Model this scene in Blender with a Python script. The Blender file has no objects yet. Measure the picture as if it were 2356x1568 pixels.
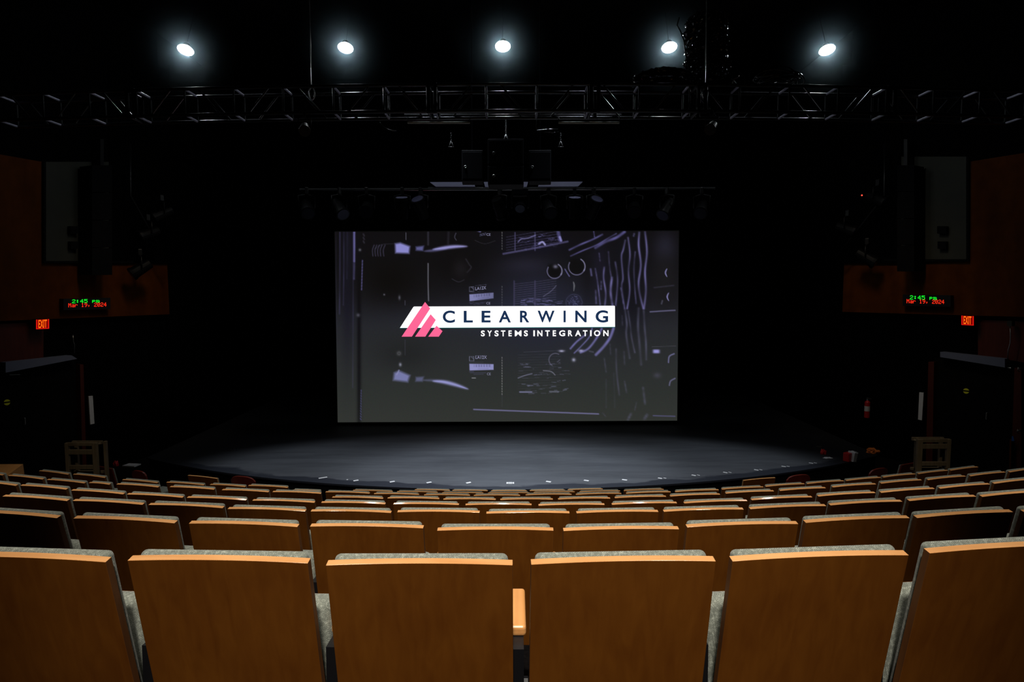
import bpy, bmesh, math, random
import numpy as np
from mathutils import Vector, Matrix
random.seed(7)
scene = bpy.context.scene
COL = scene.collection
R = math.radians

# ------------------------------------------------------------------ camera
F = 1450.0; CX = 1178.0; CY = 784.0; HZ = 670.0; CZ = 3.6
PITCH = math.atan((CY - HZ) / F); ROLL = R(0.2)
fw = Vector((0, math.cos(PITCH), -math.sin(PITCH)))
rt0 = Vector((1, 0, 0)); up0 = Vector((0, math.sin(PITCH), math.cos(PITCH)))
rt = rt0 * math.cos(ROLL) - up0 * math.sin(ROLL)
up = up0 * math.cos(ROLL) + rt0 * math.sin(ROLL)
CAM = Vector((0, 0, CZ))
cam = bpy.data.cameras.new('camera'); cam.sensor_width = 36.0; cam.lens = F / 2356 * 36
cam.clip_start = 0.05; cam.clip_end = 200
co = bpy.data.objects.new('camera', cam); COL.objects.link(co)
m = Matrix((rt, up, -fw)).transposed().to_4x4(); m.translation = CAM
co.matrix_world = m
scene.camera = co

def ray(x, y): return rt * ((x - CX) / F) + fw - up * ((y - CY) / F)
def at_z(x, y, z):
    d = ray(x, y); return CAM + d * ((z - CZ) / d.z)
def at_y(x, y, Y):
    d = ray(x, y); return CAM + d * (Y / d.y)
def at_plane(x, y, p, n):
    d = ray(x, y); return CAM + d * ((p - CAM).dot(n) / d.dot(n))

# ------------------------------------------------------------------ materials
def lin(c):
    return tuple(((v / 255) / 12.92 if v / 255 <= 0.04045 else ((v / 255 + 0.055) / 1.055) ** 2.4) for v in c)
def newmat(name):
    m = bpy.data.materials.new(name); m.use_nodes = True
    nt = m.node_tree; b = nt.nodes['Principled BSDF']; return m, nt, b
def mat(name, c, rough=0.5, metal=0.0, spec=0.5, var=0.0, scale=(8, 8, 8), bump=0.0, coat=0.0):
    m, nt, b = newmat(name)
    b.inputs['Roughness'].default_value = rough; b.inputs['Metallic'].default_value = metal
    b.inputs['Specular IOR Level'].default_value = spec; b.inputs['Coat Weight'].default_value = coat
    b.inputs['Base Color'].default_value = (*c, 1)
    if var or bump:
        tc = nt.nodes.new('ShaderNodeTexCoord'); mp = nt.nodes.new('ShaderNodeMapping'); mp.inputs['Scale'].default_value = scale
        nz = nt.nodes.new('ShaderNodeTexNoise'); nz.inputs['Scale'].default_value = 1.0; nz.inputs['Detail'].default_value = 6
        nt.links.new(tc.outputs['Object'], mp.inputs[0]); nt.links.new(mp.outputs[0], nz.inputs[0])
        if var:
            cr = nt.nodes.new('ShaderNodeValToRGB')
            cr.color_ramp.elements[0].position = 0.3; cr.color_ramp.elements[1].position = 0.7
            cr.color_ramp.elements[0].color = (*[v * (1 - var) for v in c], 1)
            cr.color_ramp.elements[1].color = (*[min(1, v * (1 + var)) for v in c], 1)
            nt.links.new(nz.outputs['Fac'], cr.inputs[0]); nt.links.new(cr.outputs[0], b.inputs['Base Color'])
        if bump:
            bp = nt.nodes.new('ShaderNodeBump'); bp.inputs['Strength'].default_value = bump; bp.inputs['Distance'].default_value = 0.01
            nt.links.new(nz.outputs['Fac'], bp.inputs['Height']); nt.links.new(bp.outputs[0], b.inputs['Normal'])
    return m
def emat(name, c, s=1.0, base=(0, 0, 0)):
    m, nt, b = newmat(name)
    b.inputs['Base Color'].default_value = (*base, 1); b.inputs['Roughness'].default_value = 0.6
    b.inputs['Specular IOR Level'].default_value = 0.1
    b.inputs['Emission Color'].default_value = (*c, 1); b.inputs['Emission Strength'].default_value = s
    return m

def wood_mat(name, c1, c2, rough, spec=0.5, gscale=(30, 30, 2.2), bump=0.03):
    m, nt, b = newmat(name)
    tc = nt.nodes.new('ShaderNodeTexCoord'); mp = nt.nodes.new('ShaderNodeMapping'); mp.inputs['Scale'].default_value = gscale
    oi = nt.nodes.new('ShaderNodeObjectInfo'); ad = nt.nodes.new('ShaderNodeVectorMath'); ad.operation = 'ADD'
    sc = nt.nodes.new('ShaderNodeVectorMath'); sc.operation = 'SCALE'; sc.inputs['Scale'].default_value = 37.0
    cb = nt.nodes.new('ShaderNodeCombineXYZ')
    for i in range(3): nt.links.new(oi.outputs['Random'], cb.inputs[i])
    nt.links.new(cb.outputs[0], sc.inputs[0]); nt.links.new(sc.outputs[0], ad.inputs[1])
    nt.links.new(tc.outputs['Object'], mp.inputs[0]); nt.links.new(mp.outputs[0], ad.inputs[0])
    n1 = nt.nodes.new('ShaderNodeTexNoise'); n1.inputs['Scale'].default_value = 1.0; n1.inputs['Detail'].default_value = 8; n1.inputs['Distortion'].default_value = 0.6
    nt.links.new(ad.outputs[0], n1.inputs[0])
    mp2 = nt.nodes.new('ShaderNodeMapping'); mp2.inputs['Scale'].default_value = (6, 6, 5)
    ad2 = nt.nodes.new('ShaderNodeVectorMath'); ad2.operation = 'ADD'
    nt.links.new(tc.outputs['Object'], mp2.inputs[0]); nt.links.new(mp2.outputs[0], ad2.inputs[0]); nt.links.new(sc.outputs[0], ad2.inputs[1])
    n2 = nt.nodes.new('ShaderNodeTexNoise'); n2.inputs['Scale'].default_value = 1.0; n2.inputs['Detail'].default_value = 3
    nt.links.new(ad2.outputs[0], n2.inputs[0])
    mx = nt.nodes.new('ShaderNodeMath'); mx.operation = 'MULTIPLY_ADD'; mx.inputs[1].default_value = 0.45
    nt.links.new(n2.outputs['Fac'], mx.inputs[0])
    m2 = nt.nodes.new('ShaderNodeMath'); m2.operation = 'MULTIPLY'; m2.inputs[1].default_value = 0.55
    nt.links.new(n1.outputs['Fac'], m2.inputs[0]); nt.links.new(m2.outputs[0], mx.inputs[2])
    cr = nt.nodes.new('ShaderNodeValToRGB'); cr.color_ramp.elements[0].position = 0.3; cr.color_ramp.elements[1].position = 0.68
    cr.color_ramp.elements[0].color = (*c1, 1); cr.color_ramp.elements[1].color = (*c2, 1)
    nt.links.new(mx.outputs[0], cr.inputs[0]); nt.links.new(cr.outputs[0], b.inputs['Base Color'])
    b.inputs['Roughness'].default_value = rough; b.inputs['Specular IOR Level'].default_value = spec
    bp = nt.nodes.new('ShaderNodeBump'); bp.inputs['Strength'].default_value = bump; bp.inputs['Distance'].default_value = 0.004
    nt.links.new(n1.outputs['Fac'], bp.inputs['Height']); nt.links.new(bp.outputs[0], b.inputs['Normal'])
    return m

def fabric_mat(name, c1, c2):
    m, nt, b = newmat(name)
    tc = nt.nodes.new('ShaderNodeTexCoord'); mp = nt.nodes.new('ShaderNodeMapping')
    mp.inputs['Rotation'].default_value = (0.3, 0.4, R(35)); mp.inputs['Scale'].default_value = (1, 1, 1)
    nt.links.new(tc.outputs['Object'], mp.inputs[0])
    vo = nt.nodes.new('ShaderNodeTexVoronoi'); vo.inputs['Scale'].default_value = 380; vo.inputs['Randomness'].default_value = 0.35
    nt.links.new(mp.outputs[0], vo.inputs['Vector'])
    nz = nt.nodes.new('ShaderNodeTexNoise'); nz.inputs['Scale'].default_value = 90; nz.inputs['Detail'].default_value = 3
    nt.links.new(tc.outputs['Object'], nz.inputs[0])
    ad = nt.nodes.new('ShaderNodeMath'); ad.operation = 'ADD'
    nt.links.new(vo.outputs['Distance'], ad.inputs[0]); nt.links.new(nz.outputs['Fac'], ad.inputs[1])
    cr = nt.nodes.new('ShaderNodeValToRGB'); cr.color_ramp.elements[0].position = 0.55; cr.color_ramp.elements[1].position = 1.15 if False else 1.0
    cr.color_ramp.elements[0].color = (*c2, 1); cr.color_ramp.elements[1].color = (*c1, 1)
    nt.links.new(ad.outputs[0], cr.inputs[0]); nt.links.new(cr.outputs[0], b.inputs['Base Color'])
    b.inputs['Roughness'].default_value = 0.95; b.inputs['Specular IOR Level'].default_value = 0.15
    b.inputs['Sheen Weight'].default_value = 0.2
    bp = nt.nodes.new('ShaderNodeBump'); bp.inputs['Strength'].default_value = 0.35; bp.inputs['Distance'].default_value = 0.002; bp.invert = True
    nt.links.new(vo.outputs['Distance'], bp.inputs['Height']); nt.links.new(bp.outputs[0], b.inputs['Normal'])
    return m

M = {}
M['veneer'] = wood_mat('seat veneer', (0.108, 0.031, 0.0030), (0.160, 0.052, 0.0055), 0.42, 0.3)
M['edge'] = wood_mat('seat plywood edge', (0.52, 0.235, 0.078), (0.66, 0.34, 0.135), 0.13, 1.0, (2.5, 40, 40), 0.01)
M['side'] = wood_mat('seat plywood shaded side edge', (0.085, 0.03, 0.009), (0.13, 0.05, 0.014), 0.45, 0.3)  # plywood edge darkened: shade on the seat sides put into the colour
M['armwood'] = wood_mat('armrest wood', (0.55, 0.24, 0.07), (0.68, 0.33, 0.11), 0.35, 0.5, (40, 3, 40))
M['fabric'] = fabric_mat('grey green woven fabric', (0.13, 0.14, 0.115), (0.43, 0.455, 0.38))
M['blackmetal'] = mat('black painted steel', (0.005, 0.005, 0.006), 0.4, spec=0.35)
M['black'] = mat('matt black paint', (0.0035, 0.0035, 0.004), 0.9, spec=0.1, var=0.3)
M['drape'] = mat('black drape', (0.0025, 0.0025, 0.003), 1.0, spec=0.0, var=0.3)
M['carpet'] = mat('dark carpet', (0.006, 0.005, 0.005), 1.0, spec=0.05, var=0.4, scale=(60, 60, 60))
M['redwood'] = wood_mat('red brown vinyl back', (0.09, 0.012, 0.008), (0.15, 0.02, 0.012), 0.3, 0.5)
M['wallwood'] = wood_mat('side wall veneer', (0.062, 0.0135, 0.0011), (0.118, 0.030, 0.0025), 0.7, 0.08, (3, 3, 0.6), 0.0)
M['darkwood'] = wood_mat('dark red wall wood', (0.07, 0.010, 0.004), (0.10, 0.015, 0.006), 0.5, 0.3)
M['framewood'] = wood_mat('weathered oak', (0.09, 0.064, 0.034), (0.16, 0.115, 0.062), 0.5, 0.3)
M['truss'] = mat('black truss metal', (0.10, 0.105, 0.11), 0.27, metal=0.7)
M['pipegrey'] = mat('grey painted pipe', (0.75, 0.76, 0.70), 0.35)
M['brace'] = mat('pale lavender lit cross tube', (0.40, 0.40, 0.52), 0.35)  # purple projector light on the tubes put into the base colour
M['steel'] = mat('galvanised steel', (0.55, 0.56, 0.55), 0.3, metal=0.9)
M['plastic'] = mat('glossy black plastic', (0.006, 0.007, 0.007), 0.14, spec=0.7, coat=0.5)
M['greypanel'] = mat('grey green panel', (0.024, 0.025, 0.016), 0.7, var=0.15, scale=(3, 3, 3))
M['beam'] = mat('pale beam tinted by lavender light', (0.40, 0.41, 0.62), 0.6)  # white beam; the purple light falling on it is put into the colour
M['white'] = mat('white card', (0.7, 0.7, 0.72), 0.6)
M['red'] = mat('red plastic', (0.55, 0.02, 0.02), 0.35)
M['orange'] = mat('orange cloth', (0.75, 0.18, 0.02), 0.7, var=0.3, scale=(20, 20, 20))
M['yellow'] = mat('yellow sticker', (0.85, 0.85, 0.03), 0.5)
M['strip'] = mat('white strip paint', (0.8, 0.82, 0.85), 0.5)
M['blue'] = mat('blue plastic', (0.02, 0.12, 0.45), 0.4)
M['tape'] = mat('white gaffer tape', (0.85, 0.86, 0.9), 0.5)
M['glass'] = mat('dark lens glass', (0.005, 0.005, 0.02), 0.3, spec=0.3)
M['fixture'] = mat('matt black fixture paint', (0.003, 0.003, 0.0035), 0.45, spec=0.15)
M['dimlens'] = mat('dim lens', (0.06, 0.06, 0.11), 0.25, spec=0.3)
M['lens'] = mat('pale lens', (0.22, 0.22, 0.36), 0.2, spec=0.4)

# ------------------------------------------------------------------ object helpers
def link(name, me, m=None, parent=None):
    o = bpy.data.objects.new(name, me); COL.objects.link(o)
    if m is not None and me is not None:
        for mm in (m if isinstance(m, (list, tuple)) else [m]): me.materials.append(mm)
    if parent is not None: o.parent = parent
    return o
def obj(name, bm, m, parent=None, smooth=False):
    bmesh.ops.recalc_face_normals(bm, faces=bm.faces[:])
    me = bpy.data.meshes.new(name); bm.to_mesh(me); bm.free()
    if smooth:
        for p in me.polygons: p.use_smooth = True
    return link(name, me, m, parent)
def tag(o, label, cat, group=None, kind=None):
    if label: o['label'] = label
    if cat: o['category'] = cat
    if group: o['group'] = group
    if kind: o['kind'] = kind
    return o
def empty(name, loc, label, cat, group=None, rotz=0):
    o = bpy.data.objects.new(name, None); COL.objects.link(o); o.location = loc; o.rotation_euler = (0, 0, rotz)
    o.empty_display_size = 0.1
    return tag(o, label, cat, group)
def struct(o): o['kind'] = 'structure'; return o
def box(bm, c, s, rot=None, bev=0, seg=2):
    mt = Matrix.Translation(c) @ (rot.to_4x4() if rot is not None else Matrix.Identity(4)) @ Matrix.Diagonal((*s, 1))
    r = bmesh.ops.create_cube(bm, size=1, matrix=mt)
    if bev:
        es = {e for v in r['verts'] for e in v.link_edges}
        bmesh.ops.bevel(bm, geom=list(es), offset=bev, segments=seg, profile=0.5, affect='EDGES', clamp_overlap=True)
def tube(bm, a, b, r, n=10, r2=None):
    a = Vector(a); b = Vector(b); d = b - a
    if d.length < 1e-6: return
    q = Vector((0, 0, 1)).rotation_difference(d.normalized()).to_matrix().to_4x4()
    bmesh.ops.create_cone(bm, cap_ends=True, segments=n, radius1=r, radius2=r if r2 is None else r2, depth=d.length,
                          matrix=Matrix.Translation((a + b) / 2) @ q)
def path(bm, pts, r, n=8, closed=False):
    pts = [Vector(p) for p in pts]; N = len(pts); rings = []; prev = None
    for i, p in enumerate(pts):
        if closed: t = pts[(i + 1) % N] - pts[i - 1]
        else: t = pts[min(i + 1, N - 1)] - pts[max(i - 1, 0)]
        t.normalize()
        if prev is None:
            ref = Vector((0, 0, 1)) if abs(t.z) < 0.9 else Vector((1, 0, 0))
            u = t.cross(ref).normalized()
        else: u = (prev - t * prev.dot(t)).normalized()
        prev = u; w = t.cross(u)
        rings.append([bm.verts.new(p + (u * math.cos(2 * math.pi * k / n) + w * math.sin(2 * math.pi * k / n)) * r) for k in range(n)])
    for i in range(N if closed else N - 1):
        A = rings[i]; B = rings[(i + 1) % N]
        for k in range(n): bm.faces.new((A[k], A[(k + 1) % n], B[(k + 1) % n], B[k]))
    if not closed: bm.faces.new(rings[0][::-1]); bm.faces.new(rings[-1])
def prism(bm, pts, off):
    off = Vector(off)
    A = [bm.verts.new(Vector(p)) for p in pts]; B = [bm.verts.new(Vector(p) + off) for p in pts]
    bm.faces.new(A); bm.faces.new(B[::-1]); n = len(A)
    for i in range(n): bm.faces.new((A[i], A[(i + 1) % n], B[(i + 1) % n], B[i]))
def copy_tree(o, parent=None):
    c = o.copy(); COL.objects.link(c); c.parent = parent
    for ch in kids[o.name]:
        g = ch.copy(); COL.objects.link(g); g.parent = c
        for s in kids.get(ch.name, []):
            h = s.copy(); COL.objects.link(h); h.parent = g
    return c
kids = {}
def reg(root):
    kids[root.name] = [o for o in bpy.data.objects if o.parent == root]
    for k in kids[root.name]: kids[k.name] = [o for o in bpy.data.objects if o.parent == k]
ORD = ['zeroth', 'first', 'second', 'third', 'fourth', 'fifth', 'sixth', 'seventh', 'eighth', 'ninth', 'tenth', 'eleventh', 'twelfth',
       'thirteenth', 'fourteenth', 'fifteenth', 'sixteenth', 'seventeenth', 'eighteenth', 'nineteenth', 'twentieth', 'twenty-first',
       'twenty-second', 'twenty-third', 'twenty-fourth']

# ------------------------------------------------------------------ theatre seat
REC = R(12.0); SH = 0.88
dn = Vector((0, math.sin(REC), -math.cos(REC))); th = Vector((0, math.cos(REC), math.sin(REC)))
def crown(x, w): return 0.006 * (1 - (2 * x / w) ** 2)
def back_bm(w, h, t, top, z0=SH, round_=0):
    bm = bmesh.new(); n = 12; V = []
    for i in range(n + 1):
        x = -w / 2 + w * i / n
        c = crown(x, w) if not round_ else round_ * (math.sqrt(max(0, 1 - abs(2 * x / w) ** 2.6)) - 1)
        a = Vector((x, 0, z0)) + dn * (-c)
        b = Vector((x, 0, z0)) + dn * h
        V.append([bm.verts.new(a), bm.verts.new(a + th * t), bm.verts.new(b), bm.verts.new(b + th * t)])
    for i in range(n):
        A, B = V[i], V[i + 1]
        f = bm.faces.new((A[0], B[0], B[1], A[1])); f.material_index = 1       # top edge
        f = bm.faces.new((A[0], A[2], B[2], B[0])); f.material_index = 0
        f = bm.faces.new((A[1], B[1], B[3], A[3])); f.material_index = 0
        f = bm.faces.new((A[2], A[3], B[3], B[2])); f.material_index = 1
    for A in (V[0], V[-1]):
        f = bm.faces.new((A[0], A[1], A[3], A[2])); f.material_index = 2
    return bm
def pad_bm(w, h, t, org, bev):
    bm = bmesh.new()
    rot = Matrix((Vector((1, 0, 0)), th, -dn)).transposed()
    box(bm, org + dn * (h / 2) + th * (t / 2), (w, t, h), rot, bev, 5)
    return bm
PIT = 0.53; BW = 0.502
seat0 = empty('theatre_seat', (0, 0, 0), '', 'seat')
bp = obj('back_panel', back_bm(BW, 0.60, 0.0245, 0), [M['veneer'], M['edge'], M['side']], seat0)
mod = bp.modifiers.new('bev', 'BEVEL'); mod.width = 0.0016; mod.segments = 2; mod.limit_method = 'ANGLE'
obj('back_cushion', pad_bm(BW - 0.026, 0.53, 0.034, Vector((0, 0, SH)) - dn * 0.004 + th * 0.0250, 0.0165), M['fabric'], seat0, True)
bm = bmesh.new(); rt_ = Matrix.Rotation(R(-5), 3, 'X')
box(bm, Vector((0, 0.245, 0.505)), (BW - 0.03, 0.085, 0.31), rt_, 0.03, 4)
obj('seat_cushion', bm, M['fabric'], seat0, True)
bm = bmesh.new(); box(bm, Vector((0, 0.30, 0.50)), (BW - 0.06, 0.02, 0.28), rt_, 0.008, 2)
obj('seat_pan', bm, M['veneer'], seat0)
bm = bmesh.new()
prism(bm, [(PIT / 2 - 0.017, 0.03, 0), (PIT / 2 - 0.017, 0.30, 0), (PIT / 2 - 0.017, 0.28, 0.03), (PIT / 2 - 0.017, 0.17, 0.06),
           (PIT / 2 - 0.017, 0.19, 0.40), (PIT / 2 - 0.017, 0.40, 0.53), (PIT / 2 - 0.017, 0.42, 0.568), (PIT / 2 - 0.017, 0.13, 0.568),
           (PIT / 2 - 0.017, 0.12, 0.06), (PIT / 2 - 0.017, 0.03, 0.03)], (0.034, 0, 0))
tube(bm, (PIT / 2 - 0.03, 0.20, 0.42), (PIT / 2 + 0.03, 0.20, 0.42), 0.02)
obj('standard', bm, M['blackmetal'], seat0)
bm = bmesh.new(); box(bm, Vector((PIT / 2, 0.325, 0.583)), (0.050, 0.25, 0.034), None, 0.010, 3)
obj('armrest', bm, M['armwood'], seat0, False)
reg(seat0)

ROWS = {
 1: [(-172, 1279, 262, 1292.6), (287, 1287, 711, 1297), (741.6, 1298, 1187, 1301.5), (1214.4, 1296.5, 1657, 1292), (1683.4, 1293, 2098, 1274), (2125, 1273, 2530, 1251)],
 2: [(-95, 1178, 142, 1190), (157, 1190.5, 410, 1204), (424, 1204, 692, 1211), (702, 1210, 983, 1215), (1003, 1219, 1276, 1221), (1294, 1219.5, 1566, 1218), (1582, 1214, 1838, 1203), (1855, 1203, 2095, 1190), (2109, 1190, 2336, 1178), (2352, 1176, 2570, 1164)],
 3: [(4, 1141, 153, 1152), (163, 1151, 329, 1161), (338, 1160, 513.6, 1169), (521, 1169, 703, 1177), (712, 1177, 901, 1178), (911.7, 1176.5, 1105, 1180), (1117, 1180, 1312.4, 1181), (1325, 1180, 1517.4, 1177), (1526, 1176, 1714, 1172), (1726, 1171, 1903.5, 1163), (1910.5, 1163, 2078.6, 1152), (2091.7, 1152, 2249.6, 1141.5), (2260, 1142, 2405, 1131)],
 4: [(-62, 1107, 35, 1117), (42, 1116, 154, 1126), (162, 1127, 282.7, 1137), (290, 1137, 419.4, 1144), (425.7, 1144, 568, 1151), (577, 1151, 725.4, 1156), (735, 1156, 889, 1159.5), (901, 1159.5, 1059, 1161), (1067, 1161, 1227, 1162), (1235.6, 1162.5, 1395, 1161), (1404.7, 1161, 1561.8, 1156.5), (1572.6, 1157, 1723, 1152.5), (1728, 1151, 1873, 1142.5), (1882, 1141.5, 2018, 1133.5), (2026, 1132.5, 2155, 1124.5), (2163, 1124.5, 2281, 1112.5), (2288, 1112.5, 2395, 1101)],
 5: [(-75, 1084, 11, 1093), (13, 1093, 100.6, 1103), (106, 1103, 193.6, 1111.5), (200, 1110, 254, 1115), (257, 1113, 373, 1121), (381, 1119, 499.6, 1126.5), (504.7, 1126, 621.6, 1132.5), (628.6, 1132, 735, 1134.5), (761.5, 1144.5, 882.5, 1146.5), (889.5, 1145.5, 1011.7, 1148), (1018, 1148.5, 1142, 1149.5), (1149, 1149.5, 1274, 1148.7), (1282.5, 1148.5, 1406, 1146.2), (1413.7, 1145.7, 1534.6, 1141.7), (1541.5, 1142, 1659, 1136.7), (1666, 1135.5, 1786.6, 1129), (1790, 1128.5, 1907, 1122.5), (1914, 1121.5, 2020, 1112.5), (2024.5, 1112.5, 2126, 1103.5), (2132, 1103.5, 2228, 1095.5), (2232, 1095.5, 2317.7, 1085.5), (2322, 1085.5, 2402, 1077)],
 6: [(84, 1083, 160, 1091), (162, 1090.5, 244.5, 1098.7), (267, 1104, 374, 1110), (376, 1109, 473.5, 1116), (476.7, 1115, 568.8, 1119), (570.7, 1117.5, 660.5, 1121), (668, 1127, 740, 1132), (747, 1131, 851, 1135.7), (857.6, 1135.3, 965.8, 1138.7), (973.5, 1138.7, 1082.8, 1139.8), (1087.9, 1140, 1198.7, 1140), (1207.6, 1139, 1317.5, 1137.5), (1323, 1137.3, 1432.7, 1136), (1439, 1135, 1546, 1132), (1552, 1131.8, 1657, 1126.3), (1661, 1125.5, 1758.6, 1120.5), (1761, 1119.2, 1854.5, 1112.8), (1856, 1112.7, 1945.5, 1106), (1947, 1106, 2029.6, 1098), (2032, 1098, 2109, 1090), (2112, 1090, 2185, 1082), (2186, 1082, 2254.6, 1074)],
 7: [(808.6, 1128.5, 905.4, 1130.5), (910.4, 1131, 1009.2, 1133), (1014.6, 1133.5, 1114.6, 1134.7), (1120, 1134.3, 1221, 1134.3), (1225, 1133, 1326, 1131.5), (1331, 1131.3, 1430, 1130), (1432.7, 1129.3, 1531, 1125.5)],
 8: [(952.5, 1126.7, 1036, 1128), (1039.5, 1128, 1123, 1129), (1129, 1129, 1213, 1129.5), (1218, 1129, 1301.6, 1127.5), (1305, 1127, 1389, 1125)],
}
DK = {k: 1.635 + 1.007 * (k - 1) for k in range(1, 9)}
YC = {1: 1300, 2: 1220, 3: 1180.5, 4: 1162, 5: 1149.3, 6: 1140, 7: 1134.5, 8: 1129.5}
WS = {1: 1, 2: 1.0, 3: 0.985, 4: 1.0, 5: 0.965, 6: 1.0, 7: 1.03, 8: 1.0}
ZT = {}; FIT = {}
for k in ROWS: ZT[k] = at_y(1178, YC[k], DK[k]).z
NEAR = {1: 'nearest row', 2: 'second nearest row', 3: 'third row away', 4: 'fourth row away', 5: 'fifth row away',
        6: 'sixth row away', 7: 'short seventh row away', 8: 'short farthest row'}
first = True
for k, row in ROWS.items():
    P = [at_z((a + c) / 2, (b + d) / 2, ZT[k]) for a, b, c, d in row]
    X = np.array([p.x for p in P]); Y = np.array([p.y for p in P])
    A = np.stack([X * X, X, np.ones_like(X)], 1); cf, *_ = np.linalg.lstsq(A, Y, rcond=None)
    if k >= 7: cf = np.array([1 / 32.0, 0.0, float(np.mean(Y - X * X / 32.0))])
    FIT[k] = cf
    gname = {1: 'nearest row of theatre seats', 2: 'second row of theatre seats', 3: 'third row of theatre seats', 4: 'fourth row of theatre seats',
             5: 'fifth row of theatre seats', 6: 'sixth row of theatre seats', 7: 'seventh row of theatre seats', 8: 'farthest row of theatre seats'}[k]
    for i, p in enumerate(P):
        s = seat0 if first else copy_tree(seat0); first = False
        sl = math.atan(2 * cf[0] * p.x + cf[1])
        s.location = (p.x, p.y, ZT[k] - SH); s.rotation_euler = (0, 0, sl); 
        ds = [(P[j] - p).length for j in (i - 1, i + 1) if 0 <= j < len(P)]
        if (k, i) in ((5, 2), (5, 4), (6, 5), (6, 7)): ds = [max(ds)]
        s.scale = (min(WS[k], 0.99 * min(ds) / PIT), 1, 1)
        if (k, i) in ((5, 3), (6, 6)): s.scale[0] = 0.5 if k == 5 else 0.66
        s['label'] = 'wood-backed theatre seat with grey cushion, %s from the left in the %s' % (ORD[i + 1], NEAR[k])
        s['category'] = 'seat'; s['group'] = gname
ZF = {k: ZT[k] - SH for k in ZT}

# loose chairs in line with the front row
def loose_chair(x0, x1, ytop, kind, label, D=None, rot=None, name='loose_chair'):
    ztop = 0.88
    p = at_z((x0 + x1) / 2, ytop, ztop) if D is None else at_y((x0 + x1) / 2, ytop, D)
    w = (x1 - x0) / F * p.y
    t = empty(name, (p.x, p.y, 0), label, 'chair', 'loose chairs beside the front rows', math.atan(p.x / 14) if rot is None else rot)
    vm = M['redwood'] if kind != 'wood' else M['veneer']
    em = M['edge'] if kind == 'wood' else M['redwood']
    b = obj('back_panel', back_bm(w, 0.45, 0.022, 0, p.z, 0.07 if kind == 'round' else 0), [vm, em, em], t)
    zc = p.z - (0.045 if kind == 'round' else 0)
    obj('back_cushion', pad_bm(w * (0.8 if kind == 'round' else 0.95), 0.34, 0.03, Vector((0, 0, zc)) + dn * 0.012 + th * 0.023, 0.012), M['fabric'], t, True)
    bm = bmesh.new(); box(bm, Vector((0, 0.32, 0.45)), (w * 0.95, 0.42, 0.06), None, 0.02, 3); obj('seat', bm, M['fabric'], t, True)
    for sx in (-1, 1):
        for yy in (0.14, 0.50):
            bm = bmesh.new(); tube(bm, (sx * w * 0.42, yy, 0), (sx * w * 0.42, yy, 0.43 if yy > 0.2 else max(0.5, p.z - 0.40)), 0.012); obj('leg', bm, M['blackmetal'], t)
    return t
loose_chair(422, 508, 1097, 'wood', 'loose chair with square wooden back left of the stage front')
loose_chair(523, 590, 1096, 'round', 'loose chair with rounded dark red back, left of the stage')
loose_chair(1705, 1791, 1102, 'wood', 'loose chair with square wooden back right of the stage front')
loose_chair(1807, 1873, 1092.5, 'round', 'loose chair with rounded red back nearest the stage on the right')
loose_chair(1995, 2055, 1077.5, 'round', 'loose chair with rounded red back beside the right rail frame')
loose_chair(2065, 2122, 1067, 'square', 'square red-backed chair partly behind the right rail frame')
loose_chair(205, 268, 1075, 'square', 'square red-backed chair partly behind the left rail frame')
loose_chair(293, 340, 1083, 'round', 'dim chair with low rounded red back, right of the left rail frame')

# ------------------------------------------------------------------ floor tiers, stage, shell
def yrow(k, x):
    c = FIT[k]; xx = max(-6.5, min(6.5, x)); return c[0] * xx * xx + c[1] * xx + c[2]
WX = 12.0
bm = bmesh.new(); NS = 48
def addstrip(ya, za, yb, zb):
    pv = None
    for i in range(NS + 1):
        x = -WX + 2 * WX * i / NS
        a = bm.verts.new((x, ya(x), za)); b = bm.verts.new((x, yb(x), zb))
        if pv: bm.faces.new((pv[0], a, b, pv[1]))
        pv = (a, b)
edge = {k: (lambda x, k=k: yrow(k, x) - 0.22) for k in range(1, 9)}
step = ZF[1] - ZF[2]
addstrip(lambda x: -4.0, ZF[1] + step, edge[1], ZF[1] + step); addstrip(edge[1], ZF[1] + step, edge[1], ZF[1])
for k in range(1, 8):
    addstrip(edge[k], ZF[k], edge[k + 1], ZF[k]); addstrip(edge[k + 1], ZF[k], edge[k + 1], ZF[k + 1] if k < 7 else 0.0)
addstrip(edge[8], 0.0, lambda x: 22.0, 0.0)
bmesh.ops.remove_doubles(bm, verts=bm.verts[:], dist=1e-5)
struct(obj('floor', bm, M['carpet']))

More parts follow.
